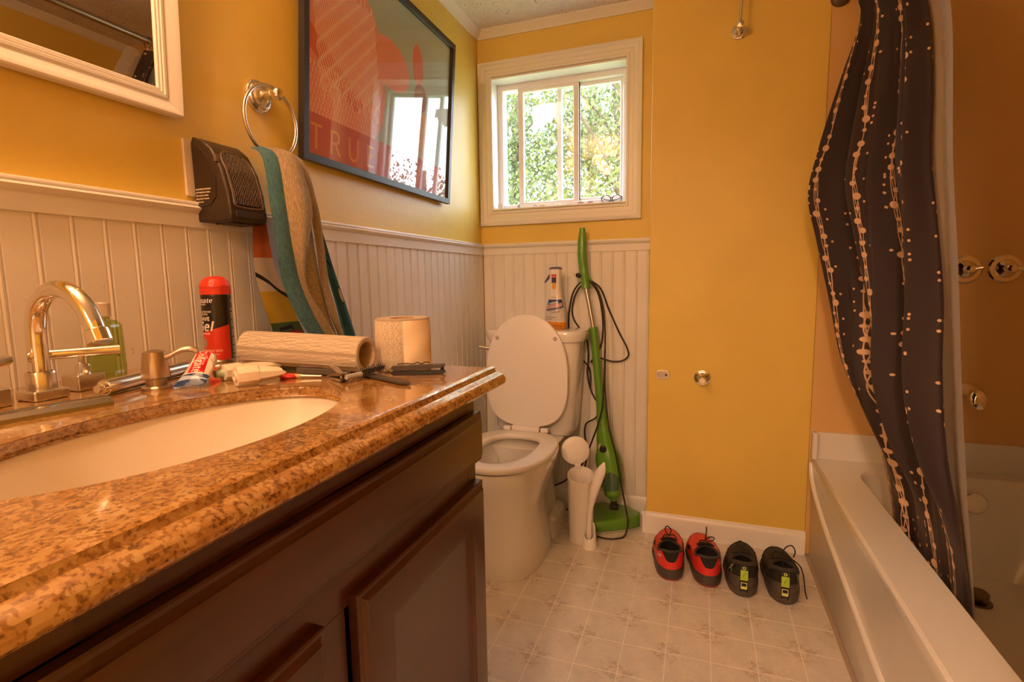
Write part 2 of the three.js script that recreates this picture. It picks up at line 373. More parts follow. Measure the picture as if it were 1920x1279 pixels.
// ---------------------------------------------------------------- outside: ground and trees
{
  const g = struct('ground', bb(-14, 16, -0.75, -0.6, -24, -0.2), std(0xffffff, 0.95, { map: dataTex(256, mottle([0.56, 0.60, 0.36], 0.5, 20, 91), true, 0.4) }));
  g.userData.label = 'sunlit dry lawn outside the window';
  const leafShape = (() => {
    const p = [[0, 0, 0], [0.35, 0.30, 0.06], [1, 0, 0], [0.35, -0.30, 0.06], [0.6, 0, -0.03]];
    const gg = new THREE.BufferGeometry();
    gg.setAttribute('position', new THREE.Float32BufferAttribute([0, 1, 4, 1, 2, 4, 2, 3, 4, 3, 0, 4].flatMap((i) => p[i]), 3));
    gg.computeVertexNormals();
    return gg;
  })();
  const barkM = std(0xffffff, 0.95, { map: dataTex(256, (u, v) => { const k = 0.7 + 0.6 * fbm(u * 30, v * 5, 30, 95, 4); return [0.40 * k, 0.34 * k, 0.29 * k]; }, true, 1) });
  const leafM = std(0xffffff, 0.7, { transmission: 0.5, thickness: 0, side: THREE.DoubleSide });
  const tree = (label, x, z, h, R, n, cols, lean) => {
    const t = thing('tree', label, 'tree', [x, -0.6, z], 0, 'trees outside the window');
    const top = V(lean, h, 0);
    const trunk = curve([[0, 0, 0], [lean * 0.2, h * 0.3, 0.1], [lean * 0.5, h * 0.6, -0.05], [lean, h, 0]]);
    const br = [tube(trunk, 0.09, 16, 8)];
    const tips = [];
    for (let i = 0; i < 22; i++) {
      const s = 0.22 + 0.72 * rnd(), a = rnd() * 6.28, L = R * (0.55 + 0.5 * rnd()), p = trunk.getPoint(s);
      const e = p.clone().add(V(Math.cos(a) * L, L * (0.25 + 0.5 * rnd()), Math.sin(a) * L));
      const mid = p.clone().lerp(e, 0.5).add(V(0, 0.12 * L, 0));
      br.push(tube(new THREE.CatmullRomCurve3([p, mid, e]), 0.018, 8, 5));
      tips.push([p, mid, e]);
    }
    part(t, 'trunk', merge(br), barkM);
    const im = new THREE.InstancedMesh(leafShape, leafM, n);
    im.name = 'foliage'; im.userData.kind = 'stuff'; shadowed(im);
    const o = new THREE.Object3D(), col = new THREE.Color();
    const clumps = Array.from({ length: 70 }, () => { let x, y, z; do { x = rnd() * 2 - 1; y = rnd() * 2 - 1; z = rnd() * 2 - 1; } while (x * x + y * y + z * z > 1); return V(lean + x * R * 1.15, h * 0.70 + y * R * 1.1, z * R); });
    for (let i = 0; i < n; i++) {
      const c0 = clumps[i % clumps.length], sp = R * 0.42;
      o.position.set(c0.x + (rnd() + rnd() - 1) * sp, c0.y + (rnd() + rnd() - 1) * sp, c0.z + (rnd() + rnd() - 1) * sp);
      o.rotation.set(rnd() * 6.28, rnd() * 6.28, rnd() * 6.28);
      o.scale.setScalar(0.045 + 0.04 * rnd());
      o.updateMatrix(); im.setMatrixAt(i, o.matrix);
      const c = cols[Math.floor(rnd() * cols.length)], k = 0.75 + 0.5 * rnd();
      col.setRGB(c[0] * k, c[1] * k, c[2] * k); im.setColorAt(i, col);
    }
    t.add(im);
  };
  const yg = [[0.16, 0.20, 0.04], [0.12, 0.17, 0.045], [0.20, 0.22, 0.045]], dg = [[0.07, 0.12, 0.05], [0.09, 0.14, 0.06], [0.055, 0.10, 0.045]];
  tree('yellow-green leafy tree filling the right window pane', 0.15, -4.6, 5.0, 1.5, 15000, yg, -0.25);
  tree('pale green tree seen through the sliding sash', -1.75, -5.4, 5.2, 1.6, 14000, [...yg, ...dg], 0.1);
  tree('tall green tree far behind the other two', -1.3, -9.0, 7.6, 2.2, 14000, [...yg, dg[0]], 0.1);
  tree('dark green tree mirrored in the picture glass', 3.9, -6.4, 3.1, 1.1, 5000, dg, 0.2);
  tree('yellowish tree mirrored low in the picture glass', 2.5, -5.0, 2.6, 0.8, 4000, yg, -0.1);
}

// ---------------------------------------------------------------- vanity light over the mirror (above the frame)
{
  const t = thing('vanity_light', 'brass vanity light with three round glowing globes above the mirror', 'lamp', [0, 2.02, 2.07]);
  part(t, 'back_plate', rb(0, 0.018, -0.05, 0.05, -0.32, 0.32, 0.006), M.nickel);
  for (const z of [-0.22, 0, 0.22]) {
    part(t, 'arm', rod([0.018, 0, z], [0.10, 0, z], 0.012), M.nickel);
    part(t, 'socket', rod([0.10, 0.0, z], [0.125, 0.0, z], 0.026, 0.03), M.nickel);
    const bulb = part(t, 'bulb', new THREE.SphereGeometry(0.045, 24, 16).translate(0.165, 0, z), std(rgb(1, 0.95, 0.85), 0.4, { emissive: LAMP_COLOR, emissiveIntensity: 6 }));
    bulb.castShadow = false;
    const L = new THREE.PointLight(LAMP_COLOR, LAMP_CANDELA, 0, 2);
    L.position.set(0.165, 0, z); L.castShadow = true; L.shadow.radius = 2.2; L.name = 'bulb_light';
    t.add(L);
  }
}

// ---------------------------------------------------------------- vanity
const CH = 0.912, VZ0 = 1.485, VZ1 = 2.42;
{
  const t = thing('vanity_cabinet', 'dark espresso wooden vanity cabinet under the granite countertop', 'cabinet', [0, 0, VZ0 + 0.015]);
  const L = VZ1 - VZ0 - 0.02, xf = 0.612;
  part(t, 'body', merge(bb(0.012, xf - 0.02, 0.10, CH - 0.032, 0, 0.018), bb(0.012, xf - 0.02, 0.10, CH - 0.032, L - 0.018, L), bb(0.012, 0.02, 0.10, CH - 0.032, 0.018, L - 0.018), bb(0.02, xf - 0.02, 0.10, 0.118, 0.018, L - 0.018)), M.wood);
  part(t, 'toe_kick', bb(0.012, 0.54, 0, 0.10, 0, L), M.wood);
  const r1 = 0.728, st = 0.38;
  part(t, 'face_frame', merge(rb(xf - 0.02, xf, 0.10, CH - 0.032, 0, 0.032, 0.001, 1), rb(xf - 0.02, xf, 0.10, CH - 0.032, L - 0.032, L, 0.001, 1), rb(xf - 0.02, xf, CH - 0.075, CH - 0.032, 0.032, L - 0.032, 0.001, 1), rb(xf - 0.02, xf, r1 - 0.03, r1 + 0.03, 0.032, L - 0.032, 0.001, 1), rb(xf - 0.02, xf, 0.10, 0.14, 0.032, L - 0.032, 0.001, 1), rb(xf - 0.02, xf, 0.14, r1 - 0.03, st - 0.012, st + 0.03, 0.001, 1)), M.wood);
  // slab drawer front with a stepped ogee edge, and framed doors
  const edged = (z0, z1, y0, y1, panel) => {
    const ring = (x, i) => [[x, y0 + i, z0 + i], [x, y1 - i, z0 + i], [x, y1 - i, z1 - i], [x, y0 + i, z1 - i]];
    const steps = [[0.0005, 0], [0.012, 0], [0.0135, 0.002], [0.0135, 0.006], [0.0165, 0.010], [0.0195, 0.012], [0.0205, 0.017]];
    const rings = steps.map(([x, i]) => ring(xf + x, i));
    if (panel) { rings.push(ring(xf + 0.0205, 0.058), ring(xf + 0.018, 0.061), ring(xf + 0.018, 0.066), ring(xf + 0.0135, 0.071), ring(xf + 0.0125, 0.074)); }
    return wuv(loft(rings, true, true, 0.4));
  };
  part(t, 'drawer_front', edged(0.0, L - 0.012, 0.750, 0.836), M.wood);
  part(t, 'door', edged(0.0, st - 0.018, 0.125, 0.712, true), M.wood);
  part(t, 'door', edged(st + 0.036, L - 0.012, 0.125, 0.712, true), M.wood);
}
const granite = (() => {
  const n = 1024;
  const map = dataTex(n, (u, v) => {
    const a = fbm(u * 26, v * 26, 26, 101, 5), b = fbm(u * 84, v * 84, 84, 103, 3), c = vnoise(u * 190, v * 190, 190, 107), d = fbm(u * 8, v * 8, 8, 109, 3);
    let col = [0.68, 0.535, 0.325];
    const mix = (q, k) => { col = col.map((x, i) => lerp(x, q[i], clamp(k))); };
    mix([0.61, 0.445, 0.235], smooth(0.40, 0.60, a));
    mix([0.75, 0.65, 0.47], smooth(0.55, 0.74, d) * 0.6);
    mix([0.50, 0.34, 0.165], smooth(0.47, 0.64, b) * 0.8);
    mix([0.32, 0.20, 0.10], smooth(0.64, 0.74, b) * smooth(0.44, 0.58, a) * 0.7);
    mix([0.26, 0.17, 0.10], c > 0.95 ? 0.6 * smooth(0.40, 0.52, b) : 0);
    return col;
  }, true, 4.3);
  return std(0xffffff, 0.13, { map, clearcoat: 0.7, clearcoatRoughness: 0.04 });
})();
const SX = 0.455, SZ = 1.918, SA = 0.130, SB = 0.215;
{
  const sh = new THREE.Shape([[0.0, -VZ0], [0.6375, -VZ0], [0.6375, -VZ1], [0, -VZ1]].map(([x, y]) => new THREE.Vector2(x, y)));
  const hole = new THREE.Path(); hole.absellipse(SX, -SZ, SA, SB, 0, Math.PI * 2, true); sh.holes.push(hole);
  const slab = new THREE.ExtrudeGeometry(sh, { depth: 0.008, bevelEnabled: true, bevelThickness: 0.004, bevelSize: 0.004, bevelOffset: -0.004, bevelSegments: 3, curveSegments: 64 });
  slab.rotateX(-Math.PI / 2).translate(0, CH - 0.012, 0);
  const lip = prism([[0.6335, CH - 0.0305], [0.6335, CH], [0.6425, CH], [0.6455, CH - 0.0015], [0.646, CH - 0.0055], [0.6485, CH - 0.0085], [0.653, CH - 0.0095], [0.659, CH - 0.0115], [0.6635, CH - 0.0155], [0.6655, CH - 0.0205], [0.6645, CH - 0.0265], [0.661, CH - 0.0300]], 'z', VZ0 - 0.004, VZ1);
  single('countertop', 'polished orange-brown granite countertop with an oval sink cut-out', 'countertop', merge(wuv(slab), lip), granite);
  const s = thing('sink', 'oval cream undermount sink set in the granite countertop', 'sink', [SX, CH, SZ]);
  const prof = [[1.10, -0.0165], [1.035, -0.0168], [1.02, -0.020], [1.0, -0.040], [0.965, -0.08], [0.88, -0.118], [0.70, -0.142], [0.40, -0.152], [0.16, -0.155]];
  const out = [[0.16, -0.163], [0.42, -0.160], [0.73, -0.150], [0.92, -0.124], [1.0, -0.084], [1.04, -0.035], [1.10, -0.024]];
  part(s, 'bowl', new THREE.LatheGeometry([...prof, ...out, prof[0]].map(([r, y]) => new THREE.Vector2(r, y)), 72).scale(SA, 1, SB), M.sinkware);
  part(s, 'drain', lathe([[0, -0.151], [0.012, -0.150], [0.014, -0.153], [0.026, -0.1525], [0.030, -0.154], [0.030, -0.158]]), M.chrome);
  part(s, 'overflow_ring', new THREE.TorusGeometry(0.012, 0.0035, 10, 28).rotateX(-0.25).translate(0.0, -0.05, SB * 0.962), M.bronze);
}

// ---------------------------------------------------------------- faucet, soap pump, loose bars
{
  const t = thing('faucet', 'chrome gooseneck faucet with two bar handles behind the sink', 'faucet', [0.142, CH, 1.878]);
  part(t, 'base', merge(rb(-0.021, 0.021, 0, 0.014, -0.021, 0.021, 0.003), lathe([[0, 0.014], [0.0165, 0.014], [0.0165, 0.036], [0.0155, 0.038], [0.013, 0.038]])), M.dullChrome);
  part(t, 'neck', tube([[0, 0.036, 0], [0.000, 0.075, 0], [0.002, 0.100, 0], [0.012, 0.126, 0], [0.033, 0.143, 0], [0.060, 0.148, 0], [0.085, 0.141, 0], [0.104, 0.125, 0], [0.116, 0.106, 0], [0.1205, 0.096, 0]], 0.0115, 72, 24), M.chrome);
  part(t, 'aerator', latheAlong([[0, 0], [0.0128, 0], [0.0138, 0.001], [0.0138, 0.016], [0.0115, 0.018]], [0.1275, 0.080, 0], [-0.40, 0.92, 0], 30), M.chrome);
  const handle = (x, z, label, dir) => {
    const h = part(t, 'handle', rb(-0.019, 0.019, 0, 0.024, -0.019, 0.019, 0.0025), M.dullChrome, label);
    h.position.set(x - 0.142, 0, z - 1.878);
    part(h, 'stem', lathe([[0, 0.024], [0.0095, 0.024], [0.0095, 0.037], [0.0075, 0.038], [0.0075, 0.050], [0, 0.050]], 24), M.chrome);
    const d = V(...dir).normalize();
    part(h, 'lever', rod([-d.x * 0.036, 0.055, -d.z * 0.036], [d.x * 0.046, 0.055, d.z * 0.046], 0.0075), M.chrome);
  };
  handle(0.124, 1.816, 'chrome bar handle on the far side of the spout', [0.5, 0, -0.86]);
  handle(0.134, 1.935, 'chrome bar handle on the near side of the spout', [-0.55, 0, -0.83]);
}
{
  const t = thing('soap_pump', 'brushed bronze soap pump with curved nozzle in the countertop', 'soap dispenser', [0.235, CH, 1.787]);
  part(t, 'collar', lathe([[0, 0], [0.0195, 0], [0.0195, 0.004], [0.0175, 0.006], [0.0135, 0.0065], [0.0135, 0.018], [0, 0.018]]), M.nickel);
  part(t, 'pump_head', lathe([[0.0, 0.0165], [0.0165, 0.0165], [0.0182, 0.018], [0.0182, 0.022], [0.0150, 0.053], [0.0142, 0.055], [0.006, 0.058], [0, 0.0585]]), M.nickel);
  part(t, 'nozzle', tube([[0.008, 0.044, -0.004], [0.020, 0.050, -0.012], [0.030, 0.056, -0.020], [0.039, 0.057, -0.027], [0.046, 0.053, -0.033]], 0.0042, 24, 12), M.nickel);
}
{
  const t = thing('chrome_bar', 'flat ridged chrome bar lying across the counter before the faucet', 'bar', [0.262, CH, 1.872]);
  const dir = V(-0.045, 0, 0.20).normalize(), L = 0.30;
  const prof = [[-0.017, 0], [-0.017, 0.004], [-0.013, 0.009], [-0.006, 0.011], [-0.004, 0.0085], [0.002, 0.0085], [0.004, 0.011], [0.012, 0.010], [0.017, 0.005], [0.017, 0]];
  const g = prism(prof, 'z', 0, L);
  part(t, 'bar', g, std(rgb(0.30, 0.28, 0.25), 0.16, { metalness: 1 })).rotation.y = Math.atan2(dir.x, dir.z);
  const t2 = thing('chrome_rod', 'round chrome rod with stepped end lying behind the soap pump', 'rod', [0.208, CH + 0.0115, 1.842]);
  part(t2, 'tube', rod([0, 0, 0], [-0.022, 0.0, -0.075], 0.011, 0.0105), M.dullChrome);
  part(t2, 'tip', latheAlong([[0, 0.012], [0.005, 0.012], [0.0055, 0.006], [0.008, 0.005], [0.009, 0]], [0, 0, 0], [0.28, 0, 0.96]), M.chrome);
  part(t2, 'grip', rod([-0.022, 0.0, -0.075], [-0.046, 0.000, -0.160], 0.0115, 0.0105), M.steel);
}

// ---------------------------------------------------------------- things on the counter
const wrapLabel = (t) => std(0xffffff, 0.3, { map: t, clearcoat: 0.3 });
{ // green bottle
  const t = thing('soap_bottle', 'clear green face-wash bottle standing against the wall behind the faucet', 'bottle', [0.098, CH, 1.764], 0.35);
  const ring = (y, a, b) => superRing(0, y, 0, a, b, 36, 3.4);
  part(t, 'bottle', loft([ring(0.001, 0.015, 0.021), ring(0, 0.012, 0.018), ring(0.004, 0.017, 0.024), ring(0.02, 0.018, 0.0255), ring(0.088, 0.017, 0.0245), ring(0.096, 0.013, 0.020), ring(0.099, 0.007, 0.007), ring(0.104, 0.007, 0.007)]), std(rgb(0.66, 0.74, 0.36), 0.05, { transmission: 0.95, thickness: 0, ior: 1.3 }));
  part(t, 'cap', lathe([[0.0, 0.104], [0.0105, 0.104], [0.0105, 0.124], [0.009, 0.126], [0, 0.126]]), std(rgb(0.75, 0.66, 0.55), 0.2, { transmission: 0.4, thickness: 0 }));
  const tx = canvasTex(128, 512, (c, w, h) => { c.fillStyle = '#000'; c.fillRect(0, 0, w, h); c.save(); c.translate(w / 2, h / 2); c.rotate(-Math.PI / 2); c.fillStyle = '#fff'; c.font = 'bold 84px sans-serif'; c.textAlign = 'center'; c.textBaseline = 'middle'; c.fillText('FLSS', 0, 0); c.restore(); }, false);
  part(t, 'lettering', sheet(4, 8, (s, q) => V(0.0186, 0.02 + q * 0.062, 0.008 - s * 0.016)), std(rgb(0.06, 0.09, 0.03), 0.5, { alphaMap: tx, alphaTest: 0.5, transparent: true, side: THREE.DoubleSide }));
}
{ // shaving gel can
  const t = thing('shaving_gel_can', 'black and red shaving gel can with a red dome cap', 'can', [0.096, CH, 1.556]);
  part(t, 'base_rim', lathe([[0, 0.001], [0.024, 0], [0.0262, 0.003], [0.0255, 0.006]]), M.steel);
  const tx = canvasTex(1024, 768, (c, w, h) => {
    c.fillStyle = '#16100f'; c.fillRect(0, 0, w, h);
    c.fillStyle = '#c8331f'; c.beginPath(); c.moveTo(120, h); c.lineTo(120, 470); c.lineTo(560, 350); c.lineTo(560, h); c.fill();
    c.fillRect(840, 420, 184, h); c.fillRect(0, 520, 40, h);
    c.fillStyle = '#e8ded2'; c.textAlign = 'center';
    c.font = 'italic bold 74px serif'; c.fillText('equate', 260, 90);
    c.font = 'bold 26px sans-serif'; c.fillText('BEAUTY', 260, 120);
    c.font = 'bold 26px sans-serif'; c.fillText('ULTRA MOISTURE', 260, 205); c.fillText('SENSITIVE', 260, 235);
    c.font = 'bold 62px sans-serif'; c.fillText('SHAVE', 250, 300);
    c.font = 'italic bold 150px sans-serif'; c.fillText('Gel', 255, 420);
    c.font = 'bold 30px sans-serif'; c.fillText('WITH ALOE', 255, 462);
    c.fillStyle = '#8f8a7a'; c.beginPath(); c.ellipse(240, 560, 42, 58, 0, 0, 7); c.fill();
    c.fillStyle = '#f0dccc'; c.font = '38px sans-serif'; c.fillText('SENSITIVE SKIN', 330, 668); c.font = '20px sans-serif'; c.fillText('NET WT 7 OZ (198 g)', 330, 702);
    c.fillStyle = '#e0d6c8'; c.textAlign = 'left'; c.font = 'italic bold 60px serif'; c.fillText('equate', 600, 90);
    c.font = '15px sans-serif';
    for (let y = 160; y < 740; y += 17) { if (Math.floor(y / 17) % 6 === 5) continue; c.fillRect(600, y, 150 + 70 * hash(y, 3, 1), 8); }
  });
  const body = new THREE.LatheGeometry([[0.0255, 0.006], [0.0262, 0.008], [0.0262, 0.128], [0.0255, 0.131]].map(([r, y]) => new THREE.Vector2(r, y)), 48);
  { const p = body.attributes.position, u = body.attributes.uv; for (let i = 0; i < u.count; i++) u.setY(i, (p.getY(i) - 0.006) / 0.125); }
  part(t, 'body', body, wrapLabel(tx)).rotation.y = -1.78;
  part(t, 'cap', lathe([[0.0255, 0.131], [0.0268, 0.132], [0.0268, 0.142], [0.0262, 0.1425], [0.0262, 0.144], [0.0268, 0.145], [0.0262, 0.150], [0.022, 0.159], [0.013, 0.1655], [0, 0.167]]), std(rgb(0.62, 0.045, 0.022), 0.3));
  part(t, 'cap_button', rb(-0.008, 0.010, 0.1625, 0.1665, -0.007, 0.007, 0.002), std(rgb(0.50, 0.03, 0.016), 0.35));
}
{ // squeezed toothpaste tube, standing on its folded end
  const t = thing('toothpaste_tube', 'squeezed white and red toothpaste tube with a blue foil end', 'toothpaste', [0.268, CH, 1.742], 0);
  const A = V(0.016, 0.005, 0.034), B = V(-0.006, 0.036, -0.016);  // folded end near, shoulder far
  const d = B.clone().sub(A), side = V(0.86, 0.02, -0.51).normalize(), up = new THREE.Vector3().crossVectors(side, d).normalize(); if (up.y < 0) up.negate();
  const tx = canvasTex(512, 512, (c, w, h) => {
    c.fillStyle = '#eae2d6'; c.fillRect(0, 0, w, h);
    c.fillStyle = '#24406e'; c.fillRect(0, h * 0.70, w, h * 0.30);
    c.fillStyle = '#a9bcd8'; c.beginPath(); c.moveTo(0, h * 0.78); c.lineTo(w * 0.6, h * 0.72); c.lineTo(w, h * 0.82); c.lineTo(w * 0.4, h * 0.86); c.fill();
    for (const off of [0, 256]) {
      c.fillStyle = '#c8141c'; c.fillRect(off + 84, h * 0.16, 104, h * 0.52);
      c.save(); c.translate(off + 136, h * 0.42); c.rotate(Math.PI / 2); c.fillStyle = '#f6ece2'; c.font = 'bold 70px serif'; c.textAlign = 'center'; c.textBaseline = 'middle'; c.fillText('Colgate', 0, 4); c.restore();
      c.fillStyle = '#b9342e'; for (let k = 0; k < 5; k++) c.fillRect(off + 30 + 9 * k, h * 0.36, 4, h * 0.30);
    }
  });
  const N = 12, rings = [];
  for (let j = 0; j <= N; j++) {
    const s = j / N, hw = lerp(0.021, 0.0160, smooth(0, 1, s)), ht = lerp(0.0010, 0.0155, Math.sin(s * Math.PI / 2) ** 1.2), c = A.clone().addScaledVector(d, s);
    c.y += -0.003 * Math.sin(s * 3.1);
    rings.push(Array.from({ length: 32 }, (_, i) => { const a = -i / 32 * 6.2832, p = c.clone().addScaledVector(side, Math.cos(a) * hw).addScaledVector(up, Math.sin(a) * ht); return [p.x, Math.max(p.y, 0.0006), p.z]; }));
  }
  const e = d.clone().normalize();
  const last = rings[N].map((p) => V(...p)), cc = last.reduce((q, p) => q.add(p), V(0, 0, 0)).multiplyScalar(1 / 32);
  for (const [k, q] of [[0.9, 0.003], [0.6, 0.008], [0.2, 0.010]]) rings.push(last.map((p) => { const r = cc.clone().lerp(p, k).addScaledVector(e, q); return [r.x, r.y, r.z]; }));
  const g = loft(rings);
  { const u = g.attributes.uv; for (let i = 0; i < u.count; i++) u.setY(i, u.getY(i)); }
  part(t, 'tube', g, std(0xffffff, 0.25, { map: tx, clearcoat: 0.3 }));
}
{ // two pale tubes lying on the counter
  const tubeThing = (label, at, to, r, hex, capc, dot) => {
    const t = thing('ointment_tube', label, 'tube', at);
    const d = V(...to), L = d.length(), e = d.clone().normalize(), side = V(-e.z, 0, e.x), up = V(0, 1, 0);
    const rings = [];
    const sec = [[0, 0.93, 0.93], [0.004, 1, 1], [0.028, 1, 1], [0.030, 0.93, 0.93], [0.10, 0.95, 0.8], [0.6, 1.0, 0.75], [0.94, 1.08, 0.42], [1, 1.1, 0.10]];
    sec.forEach(([s, a, b], i) => { const q = i < 4 ? s / L : s; rings.push(Array.from({ length: 8 }, (_, k) => { const an = -(k + 0.5) / 8 * 6.2832, p = V(0, r * 0.86, 0).addScaledVector(e, q * L).addScaledVector(side, Math.cos(an) * r * a).addScaledVector(up, Math.sin(an) * r * b * 0.93); return [p.x, p.y, p.z]; })); });
    const cap = part(t, 'cap', loft(rings.slice(0, 4), true, true, 0.35), capc);
    if (dot) part(cap, 'cap_spout', latheAlong([[0.0075, -0.001], [0.0075, 0.0028], [0.0048, 0.0030], [0.0045, 0.0004], [0, 0.0004]], [0, r * 0.86, 0], [-e.x, -e.y, -e.z], 20), capc);
    else part(cap, 'cap_nozzle', latheAlong([[0.006, 0], [0.006, 0.012], [0.0035, 0.0125], [0.0035, 0.006], [0, 0.006]], [0, r * 0.86, 0], [-e.x, 0, -e.z], 20), std(rgb(0.45, 0.58, 0.42), 0.4));
    const body = loft(rings.slice(3).map((q) => q), true, true, 0.5);
    part(t, 'body', body, std(0xffffff, 0.35, { map: hex }));
  };
  const label = (a, b) => canvasTex(512, 256, (c, w, h) => {
    c.fillStyle = a; c.fillRect(0, 0, w, h); c.fillStyle = b;
    for (let k = 0; k < 3; k++) { c.save(); c.translate(60 + 170 * k, h * 0.62); c.font = 'bold 34px sans-serif'; c.fillRect(0, 0, 70, 6); c.fillRect(0, 18, 96, 5); c.fillRect(0, 32, 80, 5); c.restore(); }
  });
  tubeThing('cream ointment tube with a square flip cap facing the camera', [0.338, CH, 1.742], [0.029, 0.000, -0.060], 0.0175, label('#ddd2bf', '#6a4a4a'), std(rgb(0.72, 0.62, 0.48), 0.4), true);
  tubeThing('cream tube with a pale green nozzle lying behind the square-capped tube', [0.278, CH, 1.712], [0.020, 0.000, -0.092], 0.0145, label('#d8cdb4', '#5a6a4a'), std(rgb(0.70, 0.64, 0.50), 0.4), false);
}
const paperM = std(0xffffff, 0.9, { map: dataTex(256, mottle([0.93, 0.86, 0.76], 0.04, 10, 121), true, 6), bumpMap: dataTex(256, (u, v) => { const q = fbm(u * 6, v * 6, 6, 125, 3) * 10, w = Math.sin((u * 24 + q) * 6.28) * 0.5 + 0.5; return 0.5 * w + 0.5 * fbm(u * 40, v * 40, 40, 127, 2); }, false, 14), bumpScale: 0.0012 });
{ // nearly used up roll of paper towel, slightly flattened, lying on its side
  const A = V(0.222, CH, 1.605), B = V(0.482, CH, 1.620), e = B.clone().sub(A).normalize(), L = B.distanceTo(A), side = V(-e.z, 0, e.x);
  const t = thing('paper_towel_roll', 'thin cream roll of paper towel lying on the counter', 'paper roll', [A.x, CH + 0.006, A.z]);
  const ring = (s, r) => Array.from({ length: 40 }, (_, i) => { const a = -i / 40 * 6.2832, ry = r * 1.02, rx = r * 0.92; const p = V(0, 0.0290 + 0.004 * (1 - s), 0).addScaledVector(e, s * L).addScaledVector(side, Math.cos(a) * rx); return [p.x, p.y + Math.sin(a) * ry, p.z]; });
  const R0 = 0.0282, R1 = 0.0222;
  const outer = loft([ring(0.0, R1), ring(0.0, R0 - 0.0015), ring(0.006, R0), ring(0.5, R0 + 0.0008), ring(0.994, R0), ring(1, R0 - 0.0015), ring(1, R1)], false, false, 0.5);
  part(t, 'paper', outer, paperM);
  part(t, 'core', loft([ring(1, R1), ring(0.999, R1 - 0.0012), ring(0.0, R1 - 0.0012), ring(0, R1)], false, false), std(rgb(0.50, 0.36, 0.22), 0.9));
  part(t, 'loose_edge', rod([e.x * 0.002 + side.x * 0.0258, 0.015, e.z * 0.002 + side.z * 0.0258], [e.x * (L - 0.002) + side.x * 0.0258, 0.014, e.z * (L - 0.002) + side.z * 0.0258], 0.0012), paperM);
}
{ // toilet paper roll standing on end
  const t = thing('toilet_paper_roll', 'full cream toilet paper roll standing on the counter corner', 'toilet paper', [0.497, CH, 1.535]);
  part(t, 'paper', lathe([[0.021, 0.001], [0.044, 0], [0.0465, 0.002], [0.0472, 0.02], [0.0475, 0.05], [0.0468, 0.085], [0.0450, 0.0885], [0.021, 0.088]], 56), paperM);
  part(t, 'core', lathe([[0.021, 0.0005], [0.021, 0.0885], [0.0198, 0.0885], [0.0198, 0.0005]], 36), std(rgb(0.45, 0.30, 0.17), 0.9));
  part(t, 'loose_sheet', sheet(12, 10, (s, q) => { const a = lerp(0.55, 1.75, s), r = 0.0486 + 0.0022 * q * (1 - s) + 0.0008 * Math.sin(9 * q + 5 * s); return V(Math.sin(a) * r, 0.086 - q * 0.078, Math.cos(a) * r); }), std(0xffffff, 0.9, { map: paperM.map, side: THREE.DoubleSide }));
}
